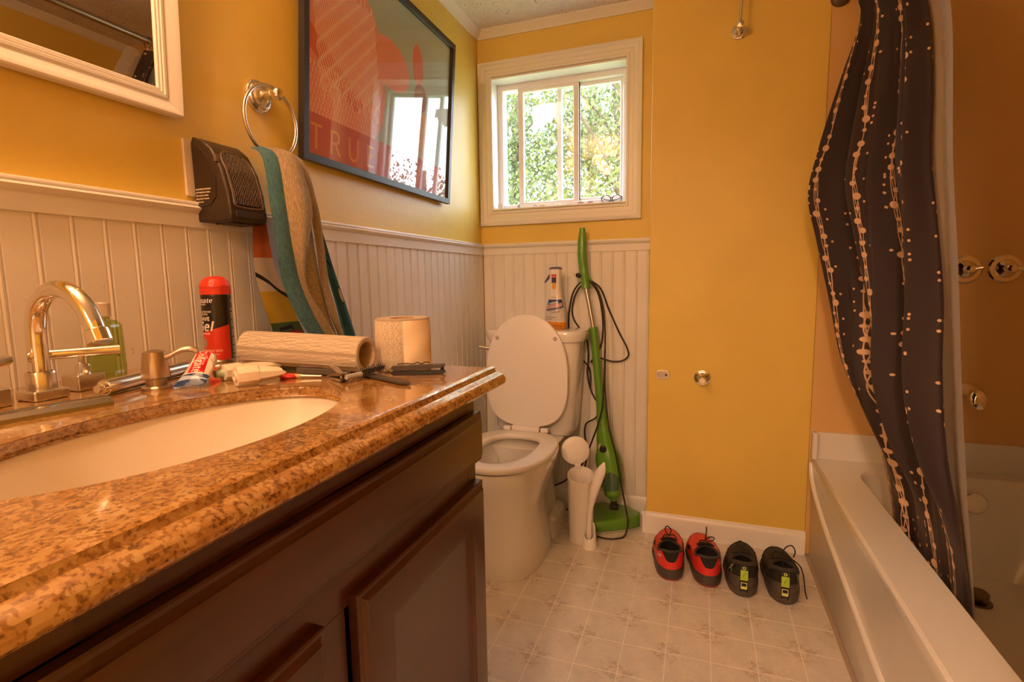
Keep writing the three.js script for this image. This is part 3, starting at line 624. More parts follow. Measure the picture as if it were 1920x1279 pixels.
{ // small grooming things under and beside the roll
  const g = 'grooming things scattered on the counter';
  let t = thing('nail_tool', 'small metal nail tool with a red plastic loop handle', 'nail tool', [0.364, CH, 1.666], 0, g);
  part(t, 'loop_handle', new THREE.TorusGeometry(0.0085, 0.0032, 10, 28).scale(1.25, 1, 1).rotateX(Math.PI / 2).translate(0, 0.0032, 0), std(rgb(0.65, 0.03, 0.03), 0.35));
  part(t, 'collar', rod([0.011, 0.0035, -0.003], [0.021, 0.0035, -0.006], 0.0034), std(rgb(0.50, 0.36, 0.16), 0.4));
  part(t, 'shaft', rod([0.021, 0.0035, -0.006], [0.052, 0.003, -0.016], 0.0028, 0.0016), M.steel);
  t = thing('nail_clipper', 'steel nail clippers with open jaws beside the red loop', 'nail clipper', [0.432, CH, 1.648], -0.5, g);
  const jaw = prism([[0, 0.001], [0.046, 0.001], [0.052, 0.004], [0.048, 0.006], [0.0, 0.0035]], 'z', -0.006, 0.006);
  part(t, 'lower_arm', jaw, M.steel);
  part(t, 'upper_arm', jaw.clone().rotateZ(0.14).translate(0, 0.003, 0), M.steel);
  part(t, 'lever', rb(-0.002, 0.036, 0, 0.002, -0.005, 0.005, 0.0008, 1).rotateZ(-0.28).translate(0.010, 0.020, 0), M.steel);
  part(t, 'pin', rod([0.040, 0, 0], [0.040, 0.014, 0], 0.002), M.steel);
  t = thing('nail_file', 'flat black nail file pointing over the counter', 'nail file', [0.468, CH, 1.615], -0.42, g);
  part(t, 'blade', prism([[-0.008, 0], [0.115, 0], [0.130, 0.006], [0.115, 0.016], [-0.008, 0.016]].map(([a, b]) => [a, b - 0.008]), 'y', 0.002, 0.005), std(rgb(0.055, 0.042, 0.035), 0.55));
  t = thing('razor_comb', 'long dark hair clipper blade comb under the paper roll', 'comb', [0.352, CH, 1.630], 0, g);
  part(t, 'spine', rb(0, 0.105, 0.001, 0.012, -0.009, 0.007, 0.003).rotateY(0.05), std(rgb(0.10, 0.085, 0.07), 0.4));
  part(t, 'steel_bar', rb(0.006, 0.075, 0.012, 0.016, -0.005, 0.004, 0.0015).rotateY(0.05), M.steel);
  t = thing('hair_brush', 'small black bristle brush with grey handle by the nail file', 'brush', [0.489, CH + 0.003, 1.648], 1.337, g);
  part(t, 'handle', rod([-0.028, 0.006, 0], [0, 0.006, 0], 0.0038, 0.0045), std(rgb(0.35, 0.34, 0.33), 0.4));
  part(t, 'core', rod([0, 0.007, 0], [0.050, 0.011, -0.002], 0.002), M.steel);
  { const b = []; for (let k = 0; k < 21; k++) for (let a = 0; a < 7; a++) { const x = k * 0.0023, an = a * 0.9 + k * 0.5, y = 0.0085 + x * 0.05; b.push(rod([x, y, 0], [x + 0.001, y + Math.sin(an) * 0.0075, Math.cos(an) * 0.0075], 0.0005, 0.0004, 4)); }
    const q = part(t, 'bristles', merge(b), M.black); q.userData.kind = 'stuff'; }
  t = thing('hair_clip', 'long black folded hair clip before the toilet paper roll', 'hair clip', [0.513, CH, 1.597], 0, g);
  const arm = prism([[0, 0], [0.078, 0], [0.086, 0.003], [0.084, 0.006], [0.0, 0.006], [-0.002, 0.003]], 'z', -0.006, 0.006);
  part(t, 'lower_arm', arm.clone().translate(0, 0.0005, 0), M.black);
  part(t, 'upper_arm', arm.clone().rotateZ(0.03).translate(0, 0.0085, 0), std(rgb(0.05, 0.042, 0.036), 0.35));
  part(t, 'hinge', rod([0.080, 0.001, 0], [0.081, 0.016, 0], 0.003), M.black);
  t.rotation.y = 0.36;
  t = thing('hair_pin', 'thin dark wavy hair pin lying on the black hair clip', 'hair pin', [0.519, CH + 0.017, 1.592], 0, g);
  part(t, 'wire', tube([[0, 0, 0], [0.012, 0.001, -0.004], [0.026, 0.0005, -0.008], [0.032, 0.003, -0.010], [0.037, 0, -0.013], [0.043, 0.003, -0.016], [0.050, 0.002, -0.018]], 0.0009, 40, 6), M.black);
  t = thing('soap_bar', 'pale rounded soap bar behind the paper roll below the towel', 'soap', [0.335, CH, 1.545], 0.3);
  part(t, 'soap', loft([superRing(0, 0.0005, 0, 0.026, 0.017), superRing(0, 0, 0, 0.022, 0.013), superRing(0, 0.006, 0, 0.031, 0.021), superRing(0, 0.014, 0, 0.031, 0.021), superRing(0, 0.021, 0, 0.024, 0.015), superRing(0, 0.0225, 0, 0.010, 0.006)]), std(rgb(0.72, 0.66, 0.58), 0.5));
}

// ---------------------------------------------------------------- on the left wall: mirror, picture, heater, towel ring
function mitred(w, h, prof) {   // frame in the plane (u = x, v = y), depth in z; prof [[inset, depth]]
  const cs = [[-w / 2, -h / 2, 1, 1], [w / 2, -h / 2, -1, 1], [w / 2, h / 2, -1, -1], [-w / 2, h / 2, 1, -1]];
  return [0, 1, 2, 3].map((k) => {
    const ring = ([cx, cy, sx, sy]) => prof.map(([a, d]) => [cx + sx * a, cy + sy * a, d]);
    return wuv(loft([ring(cs[k]), ring(cs[(k + 1) % 4])], true, true, 0.45));
  });
}
{
  const t = thing('wall_mirror', 'wall mirror in a wide white moulded frame above the sink', 'mirror');
  const w = 0.80, h = 0.52, tilt = 0.048;
  t.rotation.order = 'YXZ'; t.position.set(0.006, 1.386, 1.533 + w / 2); t.rotation.y = Math.PI / 2; t.rotation.x = tilt;
  const prof = [[0, 0], [0, 0.020], [0.003, 0.023], [0.010, 0.022], [0.024, 0.014], [0.027, 0.0135], [0.029, 0.016], [0.033, 0.0165], [0.034, 0.0145], [0.038, 0.015], [0.039, 0.0125], [0.043, 0.0125], [0.045, 0.009], [0.045, 0]];
  mitred(w, h, prof).forEach((g) => part(t, 'frame', g.translate(0, h / 2, 0), M.trim));
  part(t, 'mirror_glass', bb(-w / 2 + 0.043, w / 2 - 0.043, 0.043, h - 0.043, 0.004, 0.0085), std(rgb(0.80, 0.78, 0.75), 0.015, { metalness: 1 }));
}
{
  const t = thing('framed_print', 'large black framed print in teal and coral under glass', 'picture');
  const w = 0.826, h = 0.60, tilt = 0.070;
  t.rotation.order = 'YXZ'; t.position.set(0.010, 1.372, 0.382 + w / 2); t.rotation.y = Math.PI / 2; t.rotation.x = tilt; t.rotation.z = -0.012;
  const prof = [[0, 0], [0, 0.017], [0.001, 0.018], [0.019, 0.018], [0.020, 0.017], [0.020, 0.010], [0.022, 0.006], [0.022, 0]];
  const fm = std(rgb(0.022, 0.020, 0.021), 0.38);
  mitred(w, h, prof).forEach((g) => part(t, 'frame', g.translate(0, h / 2, 0), fm));
  // a plain stand-in print: broad coral and teal shapes over a red band with its two words
  const tx = canvasTex(1650, 1190, (c, W, H) => {
    c.fillStyle = '#a3b8ab'; c.fillRect(0, 0, W, H);
    c.fillStyle = '#e68a72'; c.beginPath(); c.moveTo(0, 210); c.bezierCurveTo(180, 40, 560, 60, 660, 330); c.bezierCurveTo(720, 520, 800, 700, 690, 900); c.lineTo(600, 1000); c.lineTo(0, 1000); c.fill();
    c.beginPath(); c.ellipse(800, 440, 240, 150, 0.15, 0, 7); c.fill();
    c.fillStyle = '#d4543c'; c.beginPath(); c.moveTo(0, 480); c.lineTo(0, 610); c.lineTo(430, 860); c.lineTo(520, 800); c.fill();
    c.strokeStyle = '#f6cdb0'; c.lineWidth = 8; c.lineCap = 'round';
    for (let k = 0; k < 34; k++) { const x0 = 30 + k * 17; c.beginPath(); for (let y = 170 + 70 * Math.abs(Math.sin(k)); y < 820 + 60 * Math.sin(k * 1.7); y += 14) { const x = x0 + (y - 170) * 0.16 + 9 * Math.sin(y * 0.07 + k); y < 200 ? c.moveTo(x, y) : c.lineTo(x, y); } c.stroke(); }
    c.lineWidth = 7;
    for (let j = 0; j < 9; j++) for (let k = 0; k < 22; k++) { const x = 12 + k * 28 + (j % 2) * 14, y = 690 + j * 36; if (x > 660) continue; c.beginPath(); c.moveTo(x, y); c.quadraticCurveTo(x + 10, y + 12, x, y + 24); c.stroke(); }
    c.fillStyle = '#d8604e'; c.beginPath(); c.ellipse(1150, 330, 74, 150, -0.15, 0, 7); c.fill();
    c.fillStyle = '#99614f'; c.beginPath(); c.ellipse(1200, 530, 92, 96, 0, 0, 7); c.fill();
    c.fillStyle = '#d9a86a'; c.beginPath(); c.moveTo(1160, 660); c.quadraticCurveTo(1300, 560, 1370, 720); c.lineTo(1420, 985); c.lineTo(1240, 985); c.quadraticCurveTo(1150, 860, 1160, 660); c.fill();
    c.fillStyle = '#c24a3e'; c.fillRect(0, 960, W, H - 960);
    c.fillStyle = '#e2964c'; c.font = '190px sans-serif'; c.textBaseline = 'middle';
    let x = 40; for (const ch of 'TRUE LOVE') { c.fillText(ch, x, 1082); x += ch === ' ' ? 90 : c.measureText(ch).width + 52; }
  });
  const m2 = std(0xffffff, 0.7, { map: tx });
  part(t, 'print', sheet(1, 1, (s, q) => V(-w / 2 + 0.018 + s * (w - 0.036), 0.018 + q * (h - 0.036), 0.005)), m2);
  part(t, 'backing', bb(-w / 2 + 0.012, w / 2 - 0.012, 0.012, h - 0.012, 0.0, 0.004), std(rgb(0.30, 0.22, 0.14), 0.9));
  part(t, 'glass_pane', bb(-w / 2 + 0.019, w / 2 - 0.019, 0.019, h - 0.019, 0.0085, 0.0105), M.glass);
}
{ // plug-in fan heater on a white outlet plate
  const t = thing('plug_in_heater', 'brown plug-in wall heater with a slotted grille', 'heater', [0, 1.186, 1.462]);
  const zw = 0.047;
  part(t, 'outlet_plate', rb(0, 0.006, 0.055, 0.168, 0.010, 0.062, 0.002), std(rgb(0.72, 0.62, 0.48), 0.4));
  const pl = std(rgb(0.034, 0.020, 0.011), 0.42);
  const side = [[0.008, 0.004], [0.070, 0], [0.097, 0.004], [0.101, 0.016], [0.096, 0.060], [0.084, 0.104], [0.060, 0.146], [0.036, 0.165], [0.012, 0.172], [0.006, 0.160]];
  const sh = new THREE.Shape(side.map(([a, b]) => new THREE.Vector2(a, b)));
  const body = toCreasedNormals(extrude(sh, 2 * zw, 0.004, 3, 8), 0.7).translate(0, 0, -zw);
  // recessed cheek with the printed lines
  const cheek = new THREE.Shape([[0.012, 0.030], [0.052, 0.036], [0.066, 0.052], [0.068, 0.085], [0.050, 0.130], [0.030, 0.150], [0.012, 0.156]].map(([a, b]) => new THREE.Vector2(a, b)));
  part(t, 'side_panel', wuv(extrude(cheek, 0.0022, 0.0008, 2, 6)).translate(0, 0, zw - 0.0004), std(rgb(0.024, 0.013, 0.007), 0.45));
  const tx = canvasTex(256, 160, (c, W, H) => { c.fillStyle = '#000'; c.fillRect(0, 0, W, H); c.fillStyle = '#fff'; c.font = 'bold 19px sans-serif'; ['Operating instructions', 'and important safety', 'information inside', 'Keep clear of water', 'indoor use'].forEach((l, i) => c.fillText(l, 6, 26 + i * 28)); }, false);
  part(t, 'printed_lines', sheet(2, 2, (s, q) => V(0.013 + s * 0.050, 0.036 + q * 0.036, zw + 0.0024)), std(rgb(0.72, 0.62, 0.48), 0.6, { alphaMap: tx, alphaTest: 0.4, transparent: true, side: THREE.DoubleSide }));
  // curved grille frame and slats on the front
  const fr = (y) => { for (let i = 2; i < side.length - 1; i++) { const [a0, b0] = side[i], [a1, b1] = side[i + 1]; if (y <= b1 || i === side.length - 2) { const k = clamp((y - b0) / (b1 - b0)); return lerp(a0, a1, k); } } return 0.09; };
  const halfAt = (y) => 0.036 * (y > 0.118 ? Math.sqrt(Math.max(0, 1 - ((y - 0.118) / 0.030) ** 2)) : 1);
  const loop = []; for (let y = 0.034; y <= 0.1475; y += 0.006) loop.push([y, halfAt(y)]);
  const pts = [...loop.map(([y, z]) => [fr(y) + 0.001, y, z]), ...loop.slice().reverse().map(([y, z]) => [fr(y) + 0.001, y, -z])];
  part(t, 'grille_frame', new THREE.TubeGeometry(new THREE.CatmullRomCurve3(pts.map((p) => V(...p)), true), 90, 0.0026, 8, true), std(rgb(0.10, 0.065, 0.036), 0.35));
{ // the hollow behind the grille is really cut out of the housing
    const win = new THREE.Shape([...loop.map(([y, z]) => new THREE.Vector2(-z * 0.97, y)), ...loop.slice().reverse().map(([y, z]) => new THREE.Vector2(z * 0.97, y))]);
    const cut = new THREE.ExtrudeGeometry(win, { depth: 0.10, bevelEnabled: false }).rotateY(Math.PI / 2).translate(0.030, 0, 0);
    const clean = (g) => { const h = g.index ? g.toNonIndexed() : g; for (const k of Object.keys(h.attributes)) if (!['position', 'normal', 'uv'].includes(k)) h.deleteAttribute(k); h.clearGroups(); return h; };
    const r = new Evaluator(); r.useGroups = false;
    const out = r.evaluate(new Brush(clean(body), pl), new Brush(clean(cut), pl), SUBTRACTION);
    part(t, 'housing', wuv(out.geometry), pl);
  }
  const bars = [];
  for (let k = -7; k <= 7; k++) { const z = k * 0.0047; const ys = []; for (let y = 0.036; y < 0.146; y += 0.006) if (Math.abs(z) < halfAt(y) - 0.001) ys.push(y); if (ys.length > 2) bars.push(tube(ys.map((y) => [fr(y) + 0.0022, y, z]), 0.0009, 24, 5)); }
  for (let k = -7; k < 7; k++) for (let j = 0; j < 10; j++) { const y = 0.040 + j * 0.011 + (k & 1 ? 0.0055 : 0), z = k * 0.0047; if (Math.abs(z) < halfAt(y) - 0.001 && Math.abs(z + 0.0047) < halfAt(y) - 0.001) bars.push(rod([fr(y) + 0.0022, y, z], [fr(y) + 0.0022, y, z + 0.0047], 0.0009, 0.0009, 5)); }
  part(t, 'grille', merge(bars), std(rgb(0.13, 0.085, 0.05), 0.4));
  part(t, 'control_panel', rb(0.094, 0.1035, 0.010, 0.024, -0.036, 0.036, 0.002), std(rgb(0.028, 0.017, 0.010), 0.4));
  part(t, 'rocker_switch', rb(0.070, 0.0765, 0.118, 0.132, zw - 0.004, zw + 0.004, 0.001).rotateZ(0.0), std(rgb(0.13, 0.09, 0.05), 0.4));
  part(t, 'bottom_vent', merge(...[-0.028, -0.014, 0, 0.014, 0.028].map((z) => rb(0.040, 0.088, -0.0012, 0.004, z - 0.004, z + 0.004, 0.0012))), pl);
}
{ // towel ring
  const t = thing('towel_ring', 'round satin nickel towel ring holding the hand towel', 'towel ring', [0, 1.494, 1.318]);
  part(t, 'rosette', latheAlong([[0.037, 0], [0.037, 0.004], [0.034, 0.007], [0.031, 0.0075], [0.029, 0.011], [0.024, 0.013], [0.021, 0.017], [0.013, 0.021], [0.0105, 0.026], [0.0095, 0.045], [0, 0.045]], [0, 0, 0], [1, 0, 0]), M.dullChrome);
  part(t, 'knob', latheAlong([[0.008, 0.040], [0.012, 0.044], [0.015, 0.052], [0.0145, 0.061], [0.010, 0.068], [0, 0.071]], [0, 0, 0], [1, 0, 0]), M.chrome);
  part(t, 'ring', new THREE.TorusGeometry(0.076, 0.0042, 14, 72).rotateY(Math.PI / 2).rotateZ(-0.03).translate(0.057, -0.068, 0.022), M.dullChrome);
}
{ // hand towel pulled through the ring
  const t = thing('hand_towel', 'tan and teal terry hand towel hanging through the ring', 'towel', [0.057, 1.494 - 0.144, 1.340]);
  const O = V(0.057, 1.350, 1.340);
  const terry = dataTex(256, (u, v) => fbm(u * 90, v * 90, 90, 131, 2), false, 5);
  const tm = (map) => std(0xffffff, 0.95, { map, bumpMap: terry, bumpScale: 0.0022, side: THREE.DoubleSide, sheen: 0.4, sheenRoughness: 0.8 });
  const inside = tm(dataTex(512, (u, v) => {
    const n = fbm(u * 5, v * 5, 5, 135, 4), f = fbm(u * 110, v * 110, 110, 137, 2), patch = smooth(0.50, 0.60, fbm(u * 7, v * 7, 7, 139, 3));
    const k = 0.82 + 0.4 * f; return [lerp(0.84, 0.68, n) * k, lerp(0.72, 0.62, n - 0.1 * patch) * k, lerp(0.54, 0.50, patch) * k];
  }, true, 1));
  const tealC = dataTex(256, (u, v) => { const k = 0.72 + 0.5 * fbm(u * 80, v * 80, 80, 141, 2), q = fbm(u * 4, v * 4, 4, 143, 3); return [0.36 * k + 0.05 * q, 0.60 * k, 0.66 * k]; }, true, 1);
  const teal = tm(tealC);
  const prints = tm(canvasTex(512, 1024, (c, W, H) => {
    c.fillStyle = '#2d6a78'; c.fillRect(0, 0, W, H);
    for (let k = 0; k < 9; k++) { c.fillStyle = ['#3f7f9a', '#2b5f6e', '#37788a'][k % 3]; c.fillRect(hash(k, 1, 2) * W, hash(k, 2, 2) * H, 120, 160); }
    c.fillStyle = '#c9a834'; c.fillRect(40, 120, 60, 150); c.fillStyle = '#c8742c'; c.fillRect(60, 300, 70, 60); c.fillStyle = '#20323a'; c.fillRect(50, 280, 90, 14); c.fillRect(50, 370, 90, 14);
    c.fillStyle = '#e6dcc8'; c.fillRect(90, 400, 70, 60); c.fillStyle = '#1c2b33'; c.lineWidth = 10; c.strokeStyle = '#1c2b33'; c.beginPath(); c.arc(330, 760, 44, 0, 7); c.fillStyle = '#e0c9a2'; c.fill(); c.stroke();
    c.fillStyle = '#b8622c'; c.fillRect(240, 500, 60, 40); c.beginPath(); c.moveTo(200, 560); c.lineTo(400, 640); c.stroke();
  }));
  const lowPrint = tm(canvasTex(256, 512, (c, W, H) => {
    c.fillStyle = '#c86a34'; c.fillRect(0, 0, W, H * 0.2); c.fillStyle = '#e2d6c4'; c.fillRect(0, H * 0.2, W, H * 0.22); c.fillStyle = '#d8b52e'; c.fillRect(0, H * 0.42, W, H * 0.25); c.fillStyle = '#4e6b3a'; c.fillRect(0, H * 0.66, W, H * 0.14); c.fillStyle = '#2e6d7a'; c.fillRect(0, H * 0.8, W, H * 0.2);
    c.strokeStyle = '#1c1c22'; c.lineWidth = 16; c.beginPath(); c.moveTo(0, H * 0.30); c.lineTo(W * 0.5, H * 0.36); c.lineTo(W, H * 0.46); c.moveTo(W * 0.2, H * 0.72); c.lineTo(W * 0.7, H * 0.7); c.lineTo(W * 0.7, H * 0.85); c.stroke();
    c.fillStyle = '#b8323a'; c.fillRect(W * 0.55, H * 0.74, W * 0.4, H * 0.12);
  }));
  // thick cloth between two hanging edges: points given in the room, gathered folds across
  const cloth = (Lp, Rp, ns, nt, fold, uvk) => {
    const a = curve(Lp), b = curve(Rp);
    return sheet(ns, nt, (s, q) => {
      const p = a.getPoint(q).lerp(b.getPoint(q), s), d = fold(s, q);
      return V(p.x + d, p.y, p.z + 0.25 * d).sub(O);
    }, (s, q) => uvk ? uvk(s, q) : [s * 0.6, 1 - q]);
  };
  // local frame: hanging edges listed as [x, y, z]
  const top = 1.362;
  part(t, 'teal_hem', cloth([[0.062, 1.354, 1.412], [0.092, 1.336, 1.414], [0.109, 1.24, 1.416], [0.110, 1.14, 1.406], [0.100, 1.06, 1.383], [0.108, 0.98, 1.350], [0.114, 0.915, 1.305]], [[0.062, 1.364, 1.376], [0.098, 1.344, 1.377], [0.116, 1.24, 1.377], [0.117, 1.14, 1.366], [0.112, 1.06, 1.342], [0.117, 0.98, 1.306], [0.121, 0.915, 1.262]], 6, 40, (s, q) => 0.004 * Math.sin(s * 3.14)), teal);
  part(t, 'front_fold', cloth([[0.060, 1.364, 1.376], [0.098, 1.345, 1.377], [0.116, 1.24, 1.376], [0.117, 1.14, 1.365], [0.112, 1.06, 1.341], [0.117, 0.98, 1.305], [0.121, 0.915, 1.261]], [[0.060, 1.372, 1.330], [0.100, 1.352, 1.322], [0.124, 1.24, 1.302], [0.120, 1.14, 1.320], [0.104, 1.06, 1.322], [0.112, 0.98, 1.268], [0.116, 0.915, 1.225]], 16, 48, (s, q) => 0.016 * Math.sin(s * 3.14) * smooth(0, 0.2, q)), inside);
  part(t, 'inner_fold', cloth([[0.058, 1.370, 1.335], [0.072, 1.350, 1.330], [0.080, 1.24, 1.318], [0.076, 1.14, 1.330], [0.074, 1.06, 1.335], [0.080, 0.98, 1.30], [0.084, 0.915, 1.262]], [[0.058, 1.368, 1.300], [0.075, 1.348, 1.292], [0.082, 1.24, 1.272], [0.082, 1.14, 1.258], [0.084, 1.06, 1.246], [0.088, 0.98, 1.226], [0.092, 0.915, 1.200]], 14, 40, (s, q) => 0.010 * Math.cos(s * 7) * smooth(0, 0.3, q)), inside);
  part(t, 'side_fold', cloth([[0.060, 1.372, 1.332], [0.090, 1.352, 1.322], [0.106, 1.24, 1.292], [0.104, 1.14, 1.272], [0.100, 1.06, 1.258], [0.104, 0.98, 1.236], [0.108, 0.915, 1.208]], [[0.060, 1.366, 1.282], [0.086, 1.345, 1.276], [0.104, 1.24, 1.256], [0.102, 1.14, 1.240], [0.100, 1.06, 1.228], [0.104, 0.98, 1.208], [0.108, 0.915, 1.188]], 12, 44, (s, q) => 0.012 * Math.sin(s * 3.14) * smooth(0, 0.2, q)), inside);
  part(t, 'outer_fold', cloth([[0.052, 1.362, 1.285], [0.070, 1.30, 1.262], [0.084, 1.20, 1.250], [0.090, 1.10, 1.232], [0.094, 1.0, 1.204], [0.098, 0.915, 1.184]], [[0.046, 1.360, 1.276], [0.062, 1.30, 1.244], [0.068, 1.20, 1.205], [0.070, 1.10, 1.165], [0.074, 1.0, 1.125], [0.078, 0.915, 1.096]], 12, 40, (s, q) => 0.006 * Math.cos(s * 9) * smooth(0, 0.4, q), (s, q) => [s, 1 - q]), prints);
  part(t, 'lower_fold', cloth([[0.058, 1.20, 1.415], [0.062, 1.10, 1.424], [0.066, 1.02, 1.410], [0.070, 0.95, 1.388], [0.072, 0.915, 1.370]], [[0.076, 1.20, 1.395], [0.078, 1.10, 1.380], [0.084, 1.02, 1.345], [0.088, 0.95, 1.315], [0.090, 0.915, 1.292]], 8, 24, (s, q) => 0.004 * Math.sin(s * 6), (s, q) => [s, 1 - q]), lowPrint);
}

// ---------------------------------------------------------------- toilet
{
  const cx = 0.292;
  const t = thing('toilet', 'white two-piece toilet with its lid raised beside the vanity', 'toilet', [cx, 0, 0]);
  const egg = (y, z0, z1, hw, n = 56, pw = 2.25) => Array.from({ length: n }, (_, i) => {
    const a = -i / n * Math.PI * 2, c = Math.cos(a), s = Math.sin(a), zm = lerp(z0, z1, 0.46);
    return [hw * Math.sign(c) * Math.abs(c) ** (2 / (s > 0 ? pw - 0.15 : pw + 0.7)), y, zm + (s > 0 ? (z1 - zm) : (zm - z0)) * Math.sign(s) * Math.abs(s) ** (2 / (s > 0 ? pw : pw + 0.7))];
  });
  const bowl = loft([
    egg(0.0, 0.30, 0.703, 0.150, 56, 3.2), egg(0.01, 0.30, 0.705, 0.152, 56, 3.2), egg(0.07, 0.31, 0.702, 0.146, 56, 3.0), egg(0.16, 0.33, 0.698, 0.134, 56, 2.7), egg(0.235, 0.32, 0.702, 0.136, 56, 2.5), egg(0.30, 0.27, 0.715, 0.154, 56, 2.35), egg(0.35, 0.23, 0.727, 0.168), egg(0.385, 0.21, 0.733, 0.174), egg(0.394, 0.21, 0.731, 0.172), egg(0.395, 0.215, 0.722, 0.164),
    egg(0.393, 0.285, 0.675, 0.118), egg(0.37, 0.285, 0.675, 0.116), egg(0.31, 0.31, 0.655, 0.100), egg(0.24, 0.36, 0.60, 0.068), egg(0.215, 0.40, 0.55, 0.040)], true, true, 0.7);
  const foot = loft([egg(0, 0.06, 0.42, 0.150, 40, 3.4), egg(0.035, 0.06, 0.42, 0.148, 40, 3.4), egg(0.05, 0.065, 0.42, 0.140, 40, 3.4), egg(0.06, 0.07, 0.42, 0.105, 40, 3), egg(0.22, 0.06, 0.42, 0.085, 40, 3), egg(0.33, 0.04, 0.40, 0.11, 40, 3.4), egg(0.385, 0.03, 0.40, 0.15, 40, 3.6)], true, true, 0.7);
  part(t, 'bowl', merge(bowl, foot), M.porcelain);
  part(t, 'water', new THREE.CircleGeometry(0.062, 32).scale(1, 1.5, 1).rotateX(-Math.PI / 2).translate(0, 0.245, 0.48), std(rgb(0.55, 0.42, 0.25), 0.02));
  for (const sx of [-1, 1]) part(t, 'bolt_cap', lathe([[0.014, 0.048], [0.014, 0.058], [0.010, 0.066], [0, 0.069]], 20).translate(sx * 0.122, 0, 0.285), M.plastic);
  const eggShape = (z0, z1, hw) => new THREE.Shape(egg(0, z0, z1, hw, 72).map(([x, , z]) => new THREE.Vector2(x, z)).reverse());
  const seatSh = eggShape(0.255, 0.738, 0.182);
  seatSh.holes.push(new THREE.Path(egg(0, 0.315, 0.672, 0.108, 64).map(([x, , z]) => new THREE.Vector2(x, z))));
  part(t, 'seat', toCreasedNormals(extrude(seatSh, 0.021, 0.006, 4).rotateX(Math.PI / 2).translate(0, 0.420, 0), 0.8), M.plastic);
  const lid = new THREE.Group();
  const lg = toCreasedNormals(extrude(eggShape(0.0, 0.478, 0.182), 0.018, 0.005, 4), 0.8);   // built in x, y with its hinge edge at y = 0
  const lidMesh = part(t, 'lid', lg, M.plastic);
  lidMesh.position.set(0, 0.436, 0.233); lidMesh.rotation.x = -0.03;
  for (const sx of [-1, 1]) part(lidMesh, 'bumper', latheAlong([[0.008, 0], [0.008, 0.004], [0.005, 0.007], [0, 0.008]], [sx * 0.128, 0.380, 0.018], [0, 0, 1], 16), std(rgb(0.50, 0.44, 0.38), 0.6));
  part(t, 'hinge', merge(rb(-0.062, 0.062, 0.419, 0.441, 0.236, 0.268, 0.006, 3), rb(-0.10, -0.066, 0.417, 0.436, 0.238, 0.264, 0.005), rb(0.066, 0.10, 0.417, 0.436, 0.238, 0.264, 0.005)), M.plastic);
  const tank = loft([superRing(0.012, 0.392, 0.115, 0.168, 0.080, 48, 5), superRing(0.012, 0.385, 0.115, 0.15, 0.07, 48, 5), superRing(0.012, 0.41, 0.115, 0.178, 0.086, 48, 5), superRing(0.012, 0.60, 0.113, 0.192, 0.092, 48, 5), superRing(0.012, 0.796, 0.112, 0.207, 0.096, 48, 5)], true, true, 0.8);
  part(t, 'tank', tank, M.porcelain);
  part(t, 'tank_lid', loft([superRing(0.014, 0.796, 0.116, 0.210, 0.100, 56, 4), superRing(0.014, 0.799, 0.116, 0.216, 0.106, 56, 4), superRing(0.014, 0.822, 0.116, 0.2265, 0.108, 56, 4), superRing(0.014, 0.836, 0.116, 0.2265, 0.108, 56, 4), superRing(0.014, 0.8435, 0.116, 0.222, 0.104, 56, 4), superRing(0.014, 0.845, 0.116, 0.212, 0.095, 56, 4)], true, true, 0.6), M.porcelain);
  const lever = part(t, 'flush_lever', merge(rod([-0.150, 0.762, 0.200], [-0.150, 0.762, 0.222], 0.011), rod([-0.150, 0.762, 0.222], [-0.218, 0.772, 0.226], 0.0075, 0.0085)), M.dullChrome);
}
